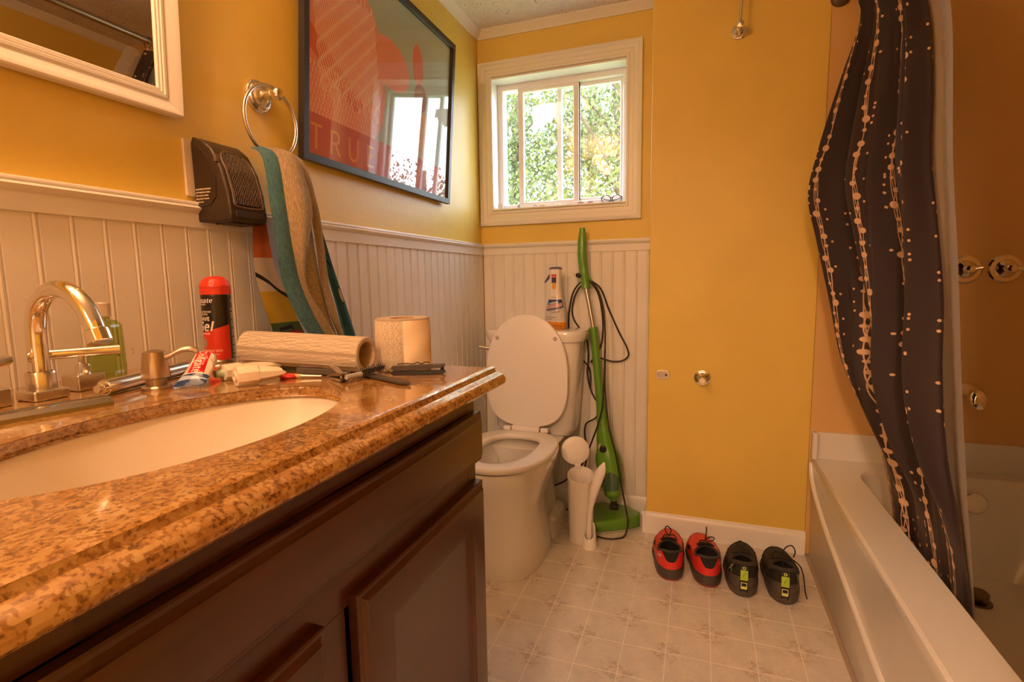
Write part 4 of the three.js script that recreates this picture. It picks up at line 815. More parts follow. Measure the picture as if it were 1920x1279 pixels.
{ // spray bottle on the tank
  const t = thing('spray_bottle', 'white blue and orange trigger spray bottle standing on the toilet tank', 'spray bottle', [0.388, 0.8456, 0.105], -0.18);
  const prof = [[0, 0.0], [0.044, 0], [0.047, 0.003], [0.0475, 0.02], [0.0475, 0.055], [0.044, 0.085], [0.036, 0.115], [0.030, 0.140], [0.0265, 0.165], [0.0255, 0.200], [0.0268, 0.235], [0.0280, 0.258], [0.0275, 0.2595]];
  const ln = []; let acc = 0; prof.forEach((p, i) => { if (i) acc += Math.hypot(p[0] - prof[i - 1][0], p[1] - prof[i - 1][1]); ln.push(acc); });
  const g = new THREE.LatheGeometry(prof.map(([r, y]) => new THREE.Vector2(r, y)), 56);
  { const p = g.attributes.position, u = g.attributes.uv; for (let i = 0; i < u.count; i++) u.setY(i, p.getY(i) / 0.26); }
  g.scale(1, 1, 0.72);
  const tx = canvasTex(1024, 1024, (c, W, H) => {
    const Y = (y) => H * (1 - y / 0.26), cx = W / 2;
    c.fillStyle = '#e9e2da'; c.fillRect(0, 0, W, H);
    c.fillStyle = '#cfcac9'; c.fillRect(0, Y(0.115), W, Y(0.035) - Y(0.115));
    c.fillStyle = '#d88a22'; c.beginPath(); c.moveTo(0, Y(0.03)); c.bezierCurveTo(W * 0.3, Y(0.045), W * 0.6, Y(0.02), W, Y(0.038)); c.lineTo(W, H); c.lineTo(0, H); c.fill();
    c.fillStyle = '#2c4478'; c.beginPath(); c.moveTo(cx - 220, Y(0.128)); c.lineTo(cx + 220, Y(0.128)); c.lineTo(cx + 220, Y(0.095)); c.lineTo(cx - 260, Y(0.074)); c.fill();
    c.save(); c.translate(cx, Y(0.098)); c.rotate(-0.16); c.textAlign = 'center';
    c.fillStyle = '#dfe6ee'; c.font = 'bold 44px sans-serif'; c.fillText('Scrubbing', 0, -50);
    c.font = 'italic bold 92px serif'; c.lineWidth = 12; c.strokeStyle = '#f3e9e2'; c.strokeText('Bubbles', 0, 20); c.fillStyle = '#b8323c'; c.fillText('Bubbles', 0, 20);
    c.fillStyle = '#33344a'; c.font = 'bold 36px sans-serif'; c.fillText('DISINFECTANT', 20, 74); c.fillText('CLEANER', 30, 112); c.restore();
    c.fillStyle = '#3a3530'; c.textAlign = 'left'; c.font = 'bold 26px sans-serif'; c.fillText('Cleans Soap Scum', cx - 170, Y(0.050)); c.fillText('& Kills Germs', cx - 170, Y(0.050) + 32);
    c.fillStyle = '#8a3f14'; c.fillRect(cx - 60, Y(0.018), 200, 8); c.fillRect(cx - 80, Y(0.012), 240, 8);
    c.fillStyle = '#3a3530'; c.textAlign = 'center'; c.font = 'bold 26px sans-serif'; c.fillText('All Purpose', cx, Y(0.135));
    c.fillStyle = '#c23a34'; c.fillRect(cx - 70, Y(0.236), 140, 60); c.fillStyle = '#3c3a78'; c.fillRect(cx - 70, Y(0.236) + 60, 140, 90); c.fillStyle = '#e0a83a'; c.beginPath(); c.ellipse(cx, Y(0.186), 62, 62, 0, 0, 7); c.fill();
    c.fillStyle = '#f2e6dc'; c.font = 'bold 30px sans-serif'; c.fillText('NEW', cx, Y(0.236) + 42);
  });
  part(t, 'bottle', toCreasedNormals(g, 0.7), std(0xffffff, 0.3, { map: tx })).rotation.y = Math.PI;
  part(t, 'nozzle_cap', loft([superRing(0, 0.2585, 0, 0.0285, 0.0215), superRing(0, 0.264, 0, 0.028, 0.021), superRing(0.002, 0.268, 0, 0.020, 0.015)]), std(rgb(0.10, 0.09, 0.20), 0.35));
  part(t, 'trigger', prism([[-0.026, 0.238], [-0.030, 0.234], [-0.050, 0.205], [-0.052, 0.200], [-0.046, 0.204], [-0.027, 0.224]], 'z', -0.006, 0.006), std(rgb(0.07, 0.06, 0.20), 0.35));
}

// ---------------------------------------------------------------- steam mop in the corner
{
  const green = std(rgb(0.115, 0.30, 0.022), 0.33, { clearcoat: 0.3 });
  const O = [0.60, 0, 0.14];
  const t = thing('steam_mop', 'lime green steam mop leaning in the corner with its cord looped', 'steam mop', O);
  const L = (pts) => pts.map(([x, y, z]) => [x - O[0], y - O[1], z - O[2]]);
  const vary = (pts, radii, seg = 60, rs = 20) => { // tube of changing radius, closed ends
    const c = curve(L(pts)), rings = [];
    for (let i = 0; i <= seg; i++) { const s = i / seg, p = c.getPoint(s), tg = c.getTangent(s), n = V(0, 0, 1).sub(tg.clone().multiplyScalar(tg.z)).normalize(), b = new THREE.Vector3().crossVectors(tg, n); const k = s * (radii.length - 1), j = Math.min(Math.floor(k), radii.length - 2), q = smooth(0, 1, k - j), rx = lerp(radii[j][0], radii[j + 1][0], q), rz = lerp(radii[j][1], radii[j + 1][1], q);
      rings.push(Array.from({ length: rs }, (_, m) => { const a = m / rs * 6.2832, v = p.clone().addScaledVector(b, Math.cos(a) * rx).addScaledVector(n, Math.sin(a) * rz); return [v.x, v.y, v.z]; })); }
    return loft(rings, true, true, 0.8);
  };
  part(t, 'handle', vary([[0.494, 1.279, 0.050], [0.493, 1.21, 0.053], [0.495, 1.15, 0.057], [0.504, 1.08, 0.060], [0.513, 1.018, 0.063]], [[0.012, 0.011], [0.0195, 0.016], [0.020, 0.018], [0.020, 0.018], [0.0205, 0.019]]), green);
  part(t, 'cord_hook', tube(L([[0.517, 1.062, 0.066], [0.530, 1.066, 0.072], [0.535, 1.052, 0.074], [0.524, 1.038, 0.070]]), 0.004, 16, 8), green);
  part(t, 'steel_tube', rod(...L([[0.512, 1.025, 0.063], [0.5485, 0.846, 0.077]]), 0.0098), std(rgb(0.62, 0.60, 0.56), 0.22, { metalness: 1 }));
  part(t, 'collar', rod(...L([[0.547, 0.852, 0.0765], [0.550, 0.832, 0.078]]), 0.0185), green);
  part(t, 'lower_tube', rod(...L([[0.5497, 0.834, 0.078], [0.586, 0.510, 0.100]]), 0.0165, 0.0195), green);
  part(t, 'body', vary([[0.585, 0.520, 0.100], [0.596, 0.44, 0.108], [0.607, 0.36, 0.116], [0.622, 0.28, 0.124], [0.636, 0.20, 0.132], [0.646, 0.14, 0.138], [0.650, 0.108, 0.140]], [[0.020, 0.020], [0.026, 0.026], [0.036, 0.034], [0.055, 0.044], [0.054, 0.044], [0.038, 0.034], [0.014, 0.014]]), green);
  part(t, 'water_tank', vary([[0.628, 0.262, 0.146], [0.638, 0.20, 0.152], [0.644, 0.160, 0.152]], [[0.030, 0.022], [0.042, 0.027], [0.034, 0.022]], 24), std(rgb(0.10, 0.20, 0.13), 0.12, { transmission: 0.3, thickness: 0.02, attenuationColor: rgb(0.15, 0.30, 0.20), attenuationDistance: 0.05 }));
  part(t, 'dial', merge(latheAlong([[0.0, 0.010], [0.012, 0.010], [0.015, 0.008], [0.016, 0]], L([[0.605, 0.336, 0.150]])[0], [0.0, 0.05, 1], 28), rb(-0.002, 0.002, -0.012, 0.012, 0, 0.012, 0.001).translate(...L([[0.605, 0.336, 0.150]])[0])), M.black);
  part(t, 'dial_scale', latheAlong([[0.0, 0.002], [0.021, 0.002], [0.022, 0]], L([[0.605, 0.342, 0.1465]])[0], [0.0, 0.05, 1], 28), std(rgb(0.50, 0.46, 0.30), 0.4));
  part(t, 'neck_joint', merge(rod(...L([[0.650, 0.112, 0.140], [0.652, 0.075, 0.140]]), 0.013), rb(-0.018, 0.018, 0, 0.016, -0.014, 0.014, 0.004).translate(...L([[0.652, 0.070, 0.140]])[0])), M.rubber);
  const head = new THREE.Shape([[0.528, -0.075], [0.60, -0.045], [0.69, -0.048], [0.757, -0.098], [0.762, -0.150], [0.735, -0.178], [0.66, -0.225], [0.585, -0.262], [0.553, -0.255], [0.535, -0.20]].map(([x, y]) => new THREE.Vector2(x - O[0], y + O[2])));
  part(t, 'mop_head', toCreasedNormals(extrude(head, 0.050, 0.012, 4).rotateX(-Math.PI / 2).translate(0, 0.006, 0), 0.9), green);
  part(t, 'mop_pad', extrude(head, 0.008, 0.002, 1).rotateX(-Math.PI / 2), std(rgb(0.35, 0.36, 0.28), 0.95));
  part(t, 'badge', extrude((() => { const s = new THREE.Shape(); s.absellipse(0, 0, 0.020, 0.010, 0, 6.2832); return s; })(), 0.0016, 0.0005, 1).rotateX(-Math.PI / 2).rotateY(0.35).translate(...L([[0.615, 0.0560, 0.185]])[0]), std(rgb(0.40, 0.40, 0.38), 0.4));
  const cordM = std(rgb(0.020, 0.013, 0.010), 0.5);
  const cord = (pts, n = 90) => tube(L(pts), 0.0036, n, 8);
  part(t, 'cord', merge(
    cord([[0.523, 1.056, 0.072], [0.496, 1.051, 0.060], [0.453, 1.009, 0.035], [0.431, 0.939, 0.022], [0.424, 0.879, 0.017], [0.428, 0.80, 0.016], [0.450, 0.74, 0.016], [0.485, 0.70, 0.016], [0.520, 0.66, 0.025], [0.530, 0.58, 0.05]]),
    cord([[0.523, 1.054, 0.072], [0.508, 1.048, 0.062], [0.465, 1.002, 0.035], [0.441, 0.927, 0.020], [0.448, 0.880, 0.016], [0.474, 0.840, 0.016], [0.508, 0.785, 0.018], [0.516, 0.70, 0.03], [0.516, 0.642, 0.05], [0.535, 0.559, 0.05], [0.565, 0.50, 0.05], [0.556, 0.445, 0.05], [0.512, 0.414, 0.05], [0.503, 0.373, 0.05], [0.510, 0.324, 0.05], [0.515, 0.275, 0.05], [0.506, 0.21, 0.05], [0.50, 0.15, 0.05]], 160),
    cord([[0.530, 1.054, 0.073], [0.559, 1.008, 0.055], [0.578, 0.928, 0.045], [0.583, 0.835, 0.04], [0.572, 0.764, 0.035], [0.548, 0.722, 0.04], [0.53, 0.69, 0.04]]),
    cord([[0.530, 1.056, 0.073], [0.571, 1.020, 0.045], [0.606, 0.928, 0.03], [0.652, 0.824, 0.025], [0.687, 0.755, 0.025], [0.692, 0.725, 0.025], [0.672, 0.704, 0.025], [0.630, 0.697, 0.03], [0.572, 0.712, 0.04], [0.54, 0.72, 0.045]]),
    cord([[0.530, 1.052, 0.075], [0.562, 1.02, 0.075], [0.588, 0.95, 0.085], [0.604, 0.841, 0.110], [0.608, 0.70, 0.130], [0.614, 0.58, 0.155], [0.634, 0.45, 0.185], [0.668, 0.33, 0.205], [0.690, 0.22, 0.215], [0.712, 0.12, 0.225], [0.722, 0.06, 0.235], [0.712, 0.012, 0.258], [0.680, 0.006, 0.278], [0.645, 0.0045, 0.286], [0.603, 0.0045, 0.279]], 140),
    cord([[0.606, 0.76, 0.120], [0.606, 0.62, 0.145], [0.600, 0.501, 0.165], [0.545, 0.331, 0.155], [0.520, 0.269, 0.13], [0.484, 0.216, 0.10], [0.415, 0.137, 0.06], [0.350, 0.089, 0.045], [0.345, 0.04, 0.045], [0.365, 0.008, 0.05], [0.42, 0.0045, 0.065], [0.47, 0.0045, 0.10]], 120)), cordM);
  part(t, 'plug', merge(loft([[0, 0.006, 0.005], [0.005, 0.0095, 0.008], [0.016, 0.0105, 0.009], [0.026, 0.007, 0.006], [0.034, 0.004, 0.004]].map(([x, a, b]) => Array.from({ length: 16 }, (_, i) => { const an = i / 16 * 6.2832; return [x, Math.cos(an) * a, Math.sin(an) * b]; })))).rotateZ(-0.22).translate(...L([[0.470, 1.078, 0.070]])[0]), M.rubber);
  part(t, 'plug_prongs', merge(rb(-0.016, 0, 0.003, 0.0055, -0.003, 0.003, 0.0006, 1), rb(-0.015, 0, -0.0055, -0.003, -0.003, 0.003, 0.0006, 1)).rotateZ(-0.22).translate(...L([[0.470, 1.078, 0.070]])[0]), M.steel);
}

// ---------------------------------------------------------------- toilet wand caddy with its lid open, and the wand
{
  const t = thing('wand_caddy', 'white toilet wand caddy with its round lid flipped open', 'caddy', [0.545, 0, 0.318]);
  const R = 0.050, ring = (r, f) => Array.from({ length: 48 }, (_, i) => { const a = -i / 48 * 6.2832; return [Math.cos(a) * r, f(Math.cos(a) * r, Math.sin(a) * r), Math.sin(a) * r]; });
  const tilt = (x, z) => 0.275 - 0.30 * z - 0.10 * x;
  part(t, 'canister', loft([ring(R - 0.006, () => 0), ring(R - 0.003, () => 0.001), ring(R - 0.002, () => 0.01), ring(R + 0.004, (x, z) => tilt(x, z) - 0.01), ring(R + 0.0045, tilt), ring(R + 0.0015, (x, z) => tilt(x, z) + 0.001), ring(R - 0.0005, (x, z) => tilt(x, z) - 0.004), ring(R - 0.006, () => 0.02)], true, true, 0.6), M.plastic);
  // foot with the wand pocket
  const cup = (r, y, dz = 0) => Array.from({ length: 36 }, (_, i) => { const a = -i / 36 * 6.2832; return [0.044 + Math.cos(a) * r * 0.95, typeof y === 'function' ? y(Math.sin(a)) : y, 0.048 + dz + Math.sin(a) * r]; });
  part(t, 'wand_pocket', loft([cup(0.032, 0), cup(0.033, 0.002), cup(0.028, 0.03, -0.003), cup(0.0245, (s) => 0.066 - 0.030 * s, -0.004), cup(0.0235, (s) => 0.068 - 0.030 * s, -0.004), cup(0.020, (s) => 0.064 - 0.03 * s, -0.004), cup(0.018, 0.012, -0.002)], true, true, 0.6), M.plastic);
  const lid = latheAlong([[0.0, 0.010], [0.034, 0.009], [0.052, 0.006], [0.058, 0.001], [0.057, 0], [0.051, 0.003], [0.0, 0.006]], [-0.034, 0.358, -0.050], [0.30, 0.16, 0.93], 48);
  part(t, 'lid', lid, M.plastic);
  part(t, 'lid_hinge', rb(-0.012, 0.012, -0.006, 0.010, -0.005, 0.005, 0.002).translate(-0.022, 0.294, -0.042), M.plastic);
  const w = thing('toilet_wand', 'white curved toilet wand handle standing in the caddy pocket', 'toilet brush', [0.589, 0.014, 0.364]);
  const c = curve([[0, 0, 0], [-0.001, 0.06, 0], [0.003, 0.13, 0], [0.014, 0.20, 0], [0.033, 0.27, 0], [0.050, 0.315, 0], [0.058, 0.340, 0]]);
  const rad = [[0.010, 0.009], [0.010, 0.009], [0.009, 0.0075], [0.0095, 0.0075], [0.0160, 0.0095], [0.0195, 0.010], [0.0195, 0.0095], [0.013, 0.007], [0.003, 0.002]];
  const rings = [];
  for (let i = 0; i <= 48; i++) { const s = i / 48, p = c.getPoint(s), tg = c.getTangent(s), b = V(tg.y, -tg.x, 0), k = s * (rad.length - 1), j = Math.min(Math.floor(k), rad.length - 2), q = k - j; rings.push(Array.from({ length: 20 }, (_, m) => { const a = m / 20 * 6.2832, v = p.clone().addScaledVector(b, Math.cos(a) * lerp(rad[j][0], rad[j + 1][0], q)); return [v.x, v.y, v.z + Math.sin(a) * lerp(rad[j][1], rad[j + 1][1], q)]; })); }
  part(w, 'handle', loft(rings, true, true, 1), M.plastic);
}

// ---------------------------------------------------------------- tub, its fittings, curtain rod, curtain, liner
const RIM = 0.385;
{
  const t = thing('bathtub', 'almond white bathtub with a flat wide rim and moulded apron', 'bathtub', [1.77, 0, ZC]);
  const X0 = 1.384 - 1.77, X1 = XR - 0.003 - 1.77, Z0 = 0.004, Z1 = ZF - ZC - 0.004;
  const rr = (x0, x1, z0, z1, y, r, n = 12) => { // rounded rectangle ring
    const pts = []; const cs = [[x1 - r, z1 - r, 0], [x0 + r, z1 - r, 1], [x0 + r, z0 + r, 2], [x1 - r, z0 + r, 3]];
    cs.forEach(([cx, cz, q]) => { for (let i = 0; i <= n; i++) { const a = (q + i / n) * Math.PI / 2; pts.push([cx + Math.cos(a) * r, y, cz + Math.sin(a) * r]); } });
    return pts.reverse();
  };
  const bx0 = 1.503 - 1.77, bx1 = X1 - 0.065, bz0 = 0.085, bz1 = Z1 - 0.10;
  const g = loft([
    rr(X0 + 0.010, X1, Z0, Z1, 0, 0.002), rr(X0 + 0.004, X1, Z0, Z1, RIM - 0.04, 0.004), rr(X0 + 0.0, X1, Z0, Z1, RIM - 0.016, 0.006), rr(X0 + 0.002, X1, Z0, Z1, RIM - 0.005, 0.006), rr(X0 + 0.010, X1 - 0.002, Z0, Z1, RIM, 0.006),
    rr(bx0 - 0.004, bx1 + 0.004, bz0 - 0.004, bz1 + 0.004, RIM + 0.001, 0.12), rr(bx0 + 0.002, bx1 - 0.002, bz0 + 0.002, bz1 - 0.002, RIM - 0.006, 0.12), rr(bx0 + 0.010, bx1 - 0.012, bz0 + 0.010, bz1 - 0.02, RIM - 0.04, 0.12), rr(bx0 + 0.035, bx1 - 0.04, bz0 + 0.045, bz1 - 0.11, 0.16, 0.13), rr(bx0 + 0.06, bx1 - 0.07, bz0 + 0.075, bz1 - 0.18, 0.085, 0.14), rr(bx0 + 0.11, bx1 - 0.12, bz0 + 0.13, bz1 - 0.26, 0.062, 0.12), rr(bx0 + 0.2, bx1 - 0.2, bz0 + 0.25, bz1 - 0.4, 0.060, 0.05)], true, true, 0.55);
  part(t, 'basin', g, M.tub);
  part(t, 'end_flange', merge(rb(X0, X1, RIM - 0.002, 0.484, -0.003, 0.012, 0.003), rb(X0, X0 + 0.018, RIM - 0.002, 0.484, -0.003, 0.03, 0.006, 3)), M.tub);
  part(t, 'side_flange', rb(X1 - 0.010, X1 + 0.002, RIM - 0.002, 0.484, 0, Z1, 0.003), M.tub);
  // raised rib sweeping along the apron
  const rib = curve([[X0 + 0.002, 0.365, 0.012], [X0 + 0.002, 0.32, 0.040], [X0 + 0.003, 0.288, 0.087], [X0 + 0.004, 0.240, 0.24], [X0 + 0.005, 0.204, 0.45], [X0 + 0.006, 0.172, 0.64], [X0 + 0.006, 0.148, 0.82], [X0 + 0.006, 0.130, 1.06], [X0 + 0.006, 0.124, 1.45]]);
  part(t, 'apron_rib', new THREE.TubeGeometry(rib, 90, 0.010, 10).scale(1, 1, 1), M.tub);
  part(t, 'overflow_plate', merge(latheAlong([[0.034, 0], [0.034, 0.003], [0.031, 0.006], [0, 0.007]], [1.842 - 1.77, 0.312, 0.112], [0, 0.12, 1]), latheAlong([[0.006, 0.006], [0.006, 0.010], [0, 0.011]], [1.842 - 1.77, 0.312, 0.112], [0, 0.12, 1], 16)), M.dullChrome);
  part(t, 'drain_plug', merge(lathe([[0.036, 0.062], [0.036, 0.066], [0.026, 0.069], [0.010, 0.069], [0.010, 0.082], [0.027, 0.083], [0.0275, 0.092], [0.022, 0.097], [0, 0.0985]]).translate(1.800 - 1.77, 0.0, 0.44 - ZC)), M.bronze);
}
{
  const t = thing('tub_spout', 'chrome tub spout on the tan shower wall', 'spout', [1.826, 0.672, ZC - 0.001]);
  const sec = [[0, 0.026, 0.026, 0], [0.012, 0.027, 0.027, 0], [0.05, 0.026, 0.025, 0.004], [0.085, 0.025, 0.024, 0.002], [0.110, 0.024, 0.026, -0.008], [0.126, 0.021, 0.026, -0.020], [0.130, 0.015, 0.020, -0.026]];
  part(t, 'spout', loft(sec.map(([z, a, b, dy]) => Array.from({ length: 28 }, (_, i) => { const an = i / 28 * 6.2832; return [Math.cos(an) * a, dy + Math.sin(an) * b, z]; })), true, true, 0.9), M.chrome);
  const handle = (x, label, ang, len) => {
    const h = thing('tub_valve_handle', label, 'tap', [x, 1.072, ZC - 0.001], 0, 'shower valve handles');
    part(h, 'escutcheon', latheAlong([[0.047, 0], [0.047, 0.004], [0.042, 0.008], [0.030, 0.009], [0.026, 0.014], [0.018, 0.018], [0.014, 0.022], [0.0135, 0.036], [0, 0.036]], [0, 0, 0], [0, 0, 1]), M.chrome);
    part(h, 'lever', merge(latheAlong([[0.010, 0.034], [0.0145, 0.038], [0.0145, 0.052], [0.009, 0.058], [0, 0.059]], [0, 0, 0], [0, 0, 1]), rod([0, 0, 0.047], [Math.cos(ang) * len, Math.sin(ang) * len, 0.060], 0.0085, 0.0065)), M.chrome);
  };
  handle(1.806, 'chrome shower valve handle half hidden by the curtain liner', 0.2, 0.026);
  handle(1.912, 'chrome shower valve handle at the right photo edge', -0.05, 0.052);
}
const RODX = 1.402, RODY = 1.99;
{
  const t = thing('curtain_rod', 'grey metal shower curtain rod above the tub', 'curtain rod', [RODX, RODY, ZC]);
  const rm = std(rgb(0.38, 0.33, 0.28), 0.28, { metalness: 1 });
  part(t, 'rod', rod([0, 0, 0.0], [0, 0, ZF - ZC], 0.0125), rm);
  for (const [z, d] of [[-0.001, 1], [ZF - ZC + 0.001, -1]]) part(t, 'flange', latheAlong([[0.030, 0], [0.030, 0.006], [0.026, 0.012], [0.016, 0.018], [0.016, 0.026], [0.0125, 0.027]], [0, 0, z], [0, 0, d]), M.bronze);
}
{
  // printed fabric: strings of pale beads on dark brown
  const beads = (bg, ink, W = 1024, H = 2048) => (c) => {
    if (bg) { c.fillStyle = bg; c.fillRect(0, 0, W, H); }
    c.strokeStyle = ink; c.fillStyle = ink;
    for (let k = 0; k < 4; k++) {
      const x0 = 128 + k * 256, wv = (i, y) => x0 + 15 * Math.sin(y * Math.PI * 2 / H * (2 + i) + i * 2.1 + k);
      c.lineWidth = 4.5;
      for (let i = 0; i < 4; i++) { c.beginPath(); for (let y = -20; y <= H + 20; y += 12) y < 0 ? c.moveTo(wv(i, y), y) : c.lineTo(wv(i, y), y); c.stroke(); }
      for (let y = 10, n = 0; y < H - 30; n++) { const i = n % 4, r = [21, 13, 24, 17, 11, 20][(n * 5 + k) % 6]; c.beginPath(); c.ellipse(wv(i, y), y, r * 1.12, r * 0.98, 0, 0, 7); c.fill(); y += 62 + 34 * hash(n, k, 7); }
      for (let n = 0; n < 20; n++) { const y = hash(n, k, 9) * H, s = hash(n, k, 11) > 0.5 ? 1 : -1; c.beginPath(); c.ellipse(x0 + s * (52 + 10 * hash(n, k, 13)), y, 10, 8.5, 0, 0, 7); c.fill(); }
    }
  };
  const ct = canvasTex(1024, 2048, beads('#2a1c20', '#dcb893'));
  const weave = dataTex(256, (u, v) => 0.5 + 0.25 * Math.sin(u * 6.283 * 64) + 0.25 * Math.sin(v * 6.283 * 64), false, 12);
  const fabric = std(0xffffff, 0.55, { map: ct, bumpMap: weave, bumpScale: 0.0003, side: THREE.DoubleSide, sheen: 0.5, sheenRoughness: 0.5, sheenColor: rgb(0.5, 0.42, 0.42) });
  const Lc = curve([[1.410, 1.960, 0.285], [1.462, 1.880, 0.300], [1.422, 1.676, 0.300], [1.371, 1.465, 0.310], [1.341, 1.314, 0.320], [1.373, 1.174, 0.330], [1.416, 0.983, 0.350], [1.450, 0.778, 0.380], [1.506, 0.585, 0.430], [1.540, 0.390, 0.500], [1.555, 0.25, 0.52]]);
  const Rc = curve([[1.425, 1.960, 0.575], [1.475, 1.86, 0.590], [1.513, 1.759, 0.600], [1.531, 1.554, 0.620], [1.527, 1.361, 0.660], [1.534, 1.210, 0.700], [1.533, 1.000, 0.780], [1.517, 0.829, 0.850], [1.512, 0.659, 0.920], [1.521, 0.504, 0.990], [1.530, 0.366, 1.040], [1.544, 0.25, 1.06]]);
  const at = (cv, y) => { let a = 0, b = 1; for (let i = 0; i < 24; i++) { const m = (a + b) / 2; if (cv.getPoint(m).y > y) a = m; else b = m; } return cv.getPoint((a + b) / 2); };
  const rowsL = [], rowsR = [], NT = 110;
  for (let j = 0; j <= NT; j++) { const y = lerp(1.955, 0.26, j / NT); rowsL.push(at(Lc, y)); rowsR.push(at(Rc, y)); }
  const t = thing('shower_curtain', 'dark brown shower curtain printed with strings of cream beads', 'curtain', [RODX, RODY - 0.03, 0.45]);
  const O = t.position;
  const fold = (s, q) => {
    const amp = lerp(0.034, 0.052, smooth(0, 0.3, q)) * lerp(1, 0.28, smooth(0.66, 0.95, q)), env = smooth(0, 0.10, s) * smooth(1, 0.90, s);
    return env * amp * (Math.sin((s + 0.035 * Math.sin(q * 5)) * 6.283 * 2.6 + 2.6) + 0.28 * Math.sin(s * 6.283 * 6 + 3 * q) + 0.10 * Math.sin(s * 6.283 * 11 - 5 * q));
  };
  const pt = (s, j) => {
    const q = j / NT, a = rowsL[j], b = rowsR[j], p = a.clone().lerp(b, s), n = V(b.z - a.z, 0, a.x - b.x).normalize(), d = fold(s, q);
    p.addScaledVector(n, d);
    const low = 1 - smooth(0.37, 0.62, p.y); if (low > 0) p.x = Math.max(p.x, lerp(p.x, 1.524, low));
    return p.sub(O);
  };
  const NS = 150, arc = [0];
  { const r = Math.round(NT * 0.4); for (let i = 1; i <= NS; i++) arc.push(arc[i - 1] + pt(i / NS, r).distanceTo(pt((i - 1) / NS, r))); }
  part(t, 'fabric', sheet(NS, NT, (s, q) => pt(s, Math.round(q * NT)), (s, q) => [arc[Math.round(s * NS)] / 0.40 + 0.10, (1 - q) * 1.7 / 0.90]), fabric);
  // liner inside the tub, clear vinyl with the same print at its free edge
  const lt = canvasTex(256, 2048, (c) => { c.fillStyle = '#cdc6bb'; c.fillRect(0, 0, 256, 2048); c.strokeStyle = c.fillStyle = '#e6d2bb'; for (let k = 0; k < 2; k++) { const x0 = 70 + k * 110; c.lineWidth = 4; for (let i = 0; i < 3; i++) { c.beginPath(); for (let y = 0; y <= 2048; y += 16) { const x = x0 + 14 * Math.sin(y * 0.006 * (i + 1) + i); y ? c.lineTo(x, y) : c.moveTo(x, y); } c.stroke(); } for (let y = 20, n = 0; y < 2040; n++) { c.beginPath(); c.ellipse(x0 + 14 * Math.sin(n * 1.7), y, 20, [10, 7, 11, 6][n % 4], 0, 0, 7); c.fill(); y += 44 + 30 * hash(n, k, 17); } } });
  const liner = std(0xffffff, 0.42, { map: lt, transmission: 0.5, thickness: 0, side: THREE.DoubleSide });
  const lo = thing('curtain_liner', 'frosted clear shower liner hanging inside the dark curtain', 'curtain liner', [RODX, RODY - 0.03, 0.70]);
  const A = curve([[1.440, 1.955, 0.46], [1.535, 1.70, 0.52], [1.545, 1.33, 0.58], [1.552, 1.0, 0.66], [1.545, 0.6, 0.80], [1.560, 0.37, 0.90], [1.562, 0.27, 0.91]]), B = curve([[1.440, 1.955, 0.640], [1.510, 1.82, 0.665], [1.534, 1.718, 0.680], [1.540, 1.328, 0.750], [1.541, 1.075, 0.820], [1.533, 0.839, 0.900], [1.526, 0.621, 0.980], [1.532, 0.359, 1.050], [1.540, 0.27, 1.055]]);
  part(lo, 'vinyl', sheet(40, 60, (s, q) => { const y = lerp(1.95, 0.28, q), a = at(A, y), b = at(B, y); const p = a.lerp(b, s); p.x += 0.010 * Math.sin(s * 12 + q) * (1 - s); return p.sub(lo.position); }, (s, q) => [s, 1 - q]), liner);
  // rings: every curtain ring is its own thing, gripping the rod
  for (let k = 0; k < 9; k++) {
    const z = 0.290 + k * 0.036;
    const r = thing('curtain_ring', 'dark metal curtain ring on the shower rod', 'curtain ring', [RODX, RODY, z], 0, 'shower curtain rings');
    part(r, 'ring', new THREE.TorusGeometry(0.020, 0.0022, 8, 28).scale(1, 1.15, 1).translate(0, -0.0095, 0).rotateY(0.12 * Math.sin(k * 2)), M.bronze);
    part(r, 'bead', new THREE.SphereGeometry(0.006, 12, 8).translate(0, -0.034, 0), std(rgb(0.70, 0.55, 0.38), 0.4));
  }
}

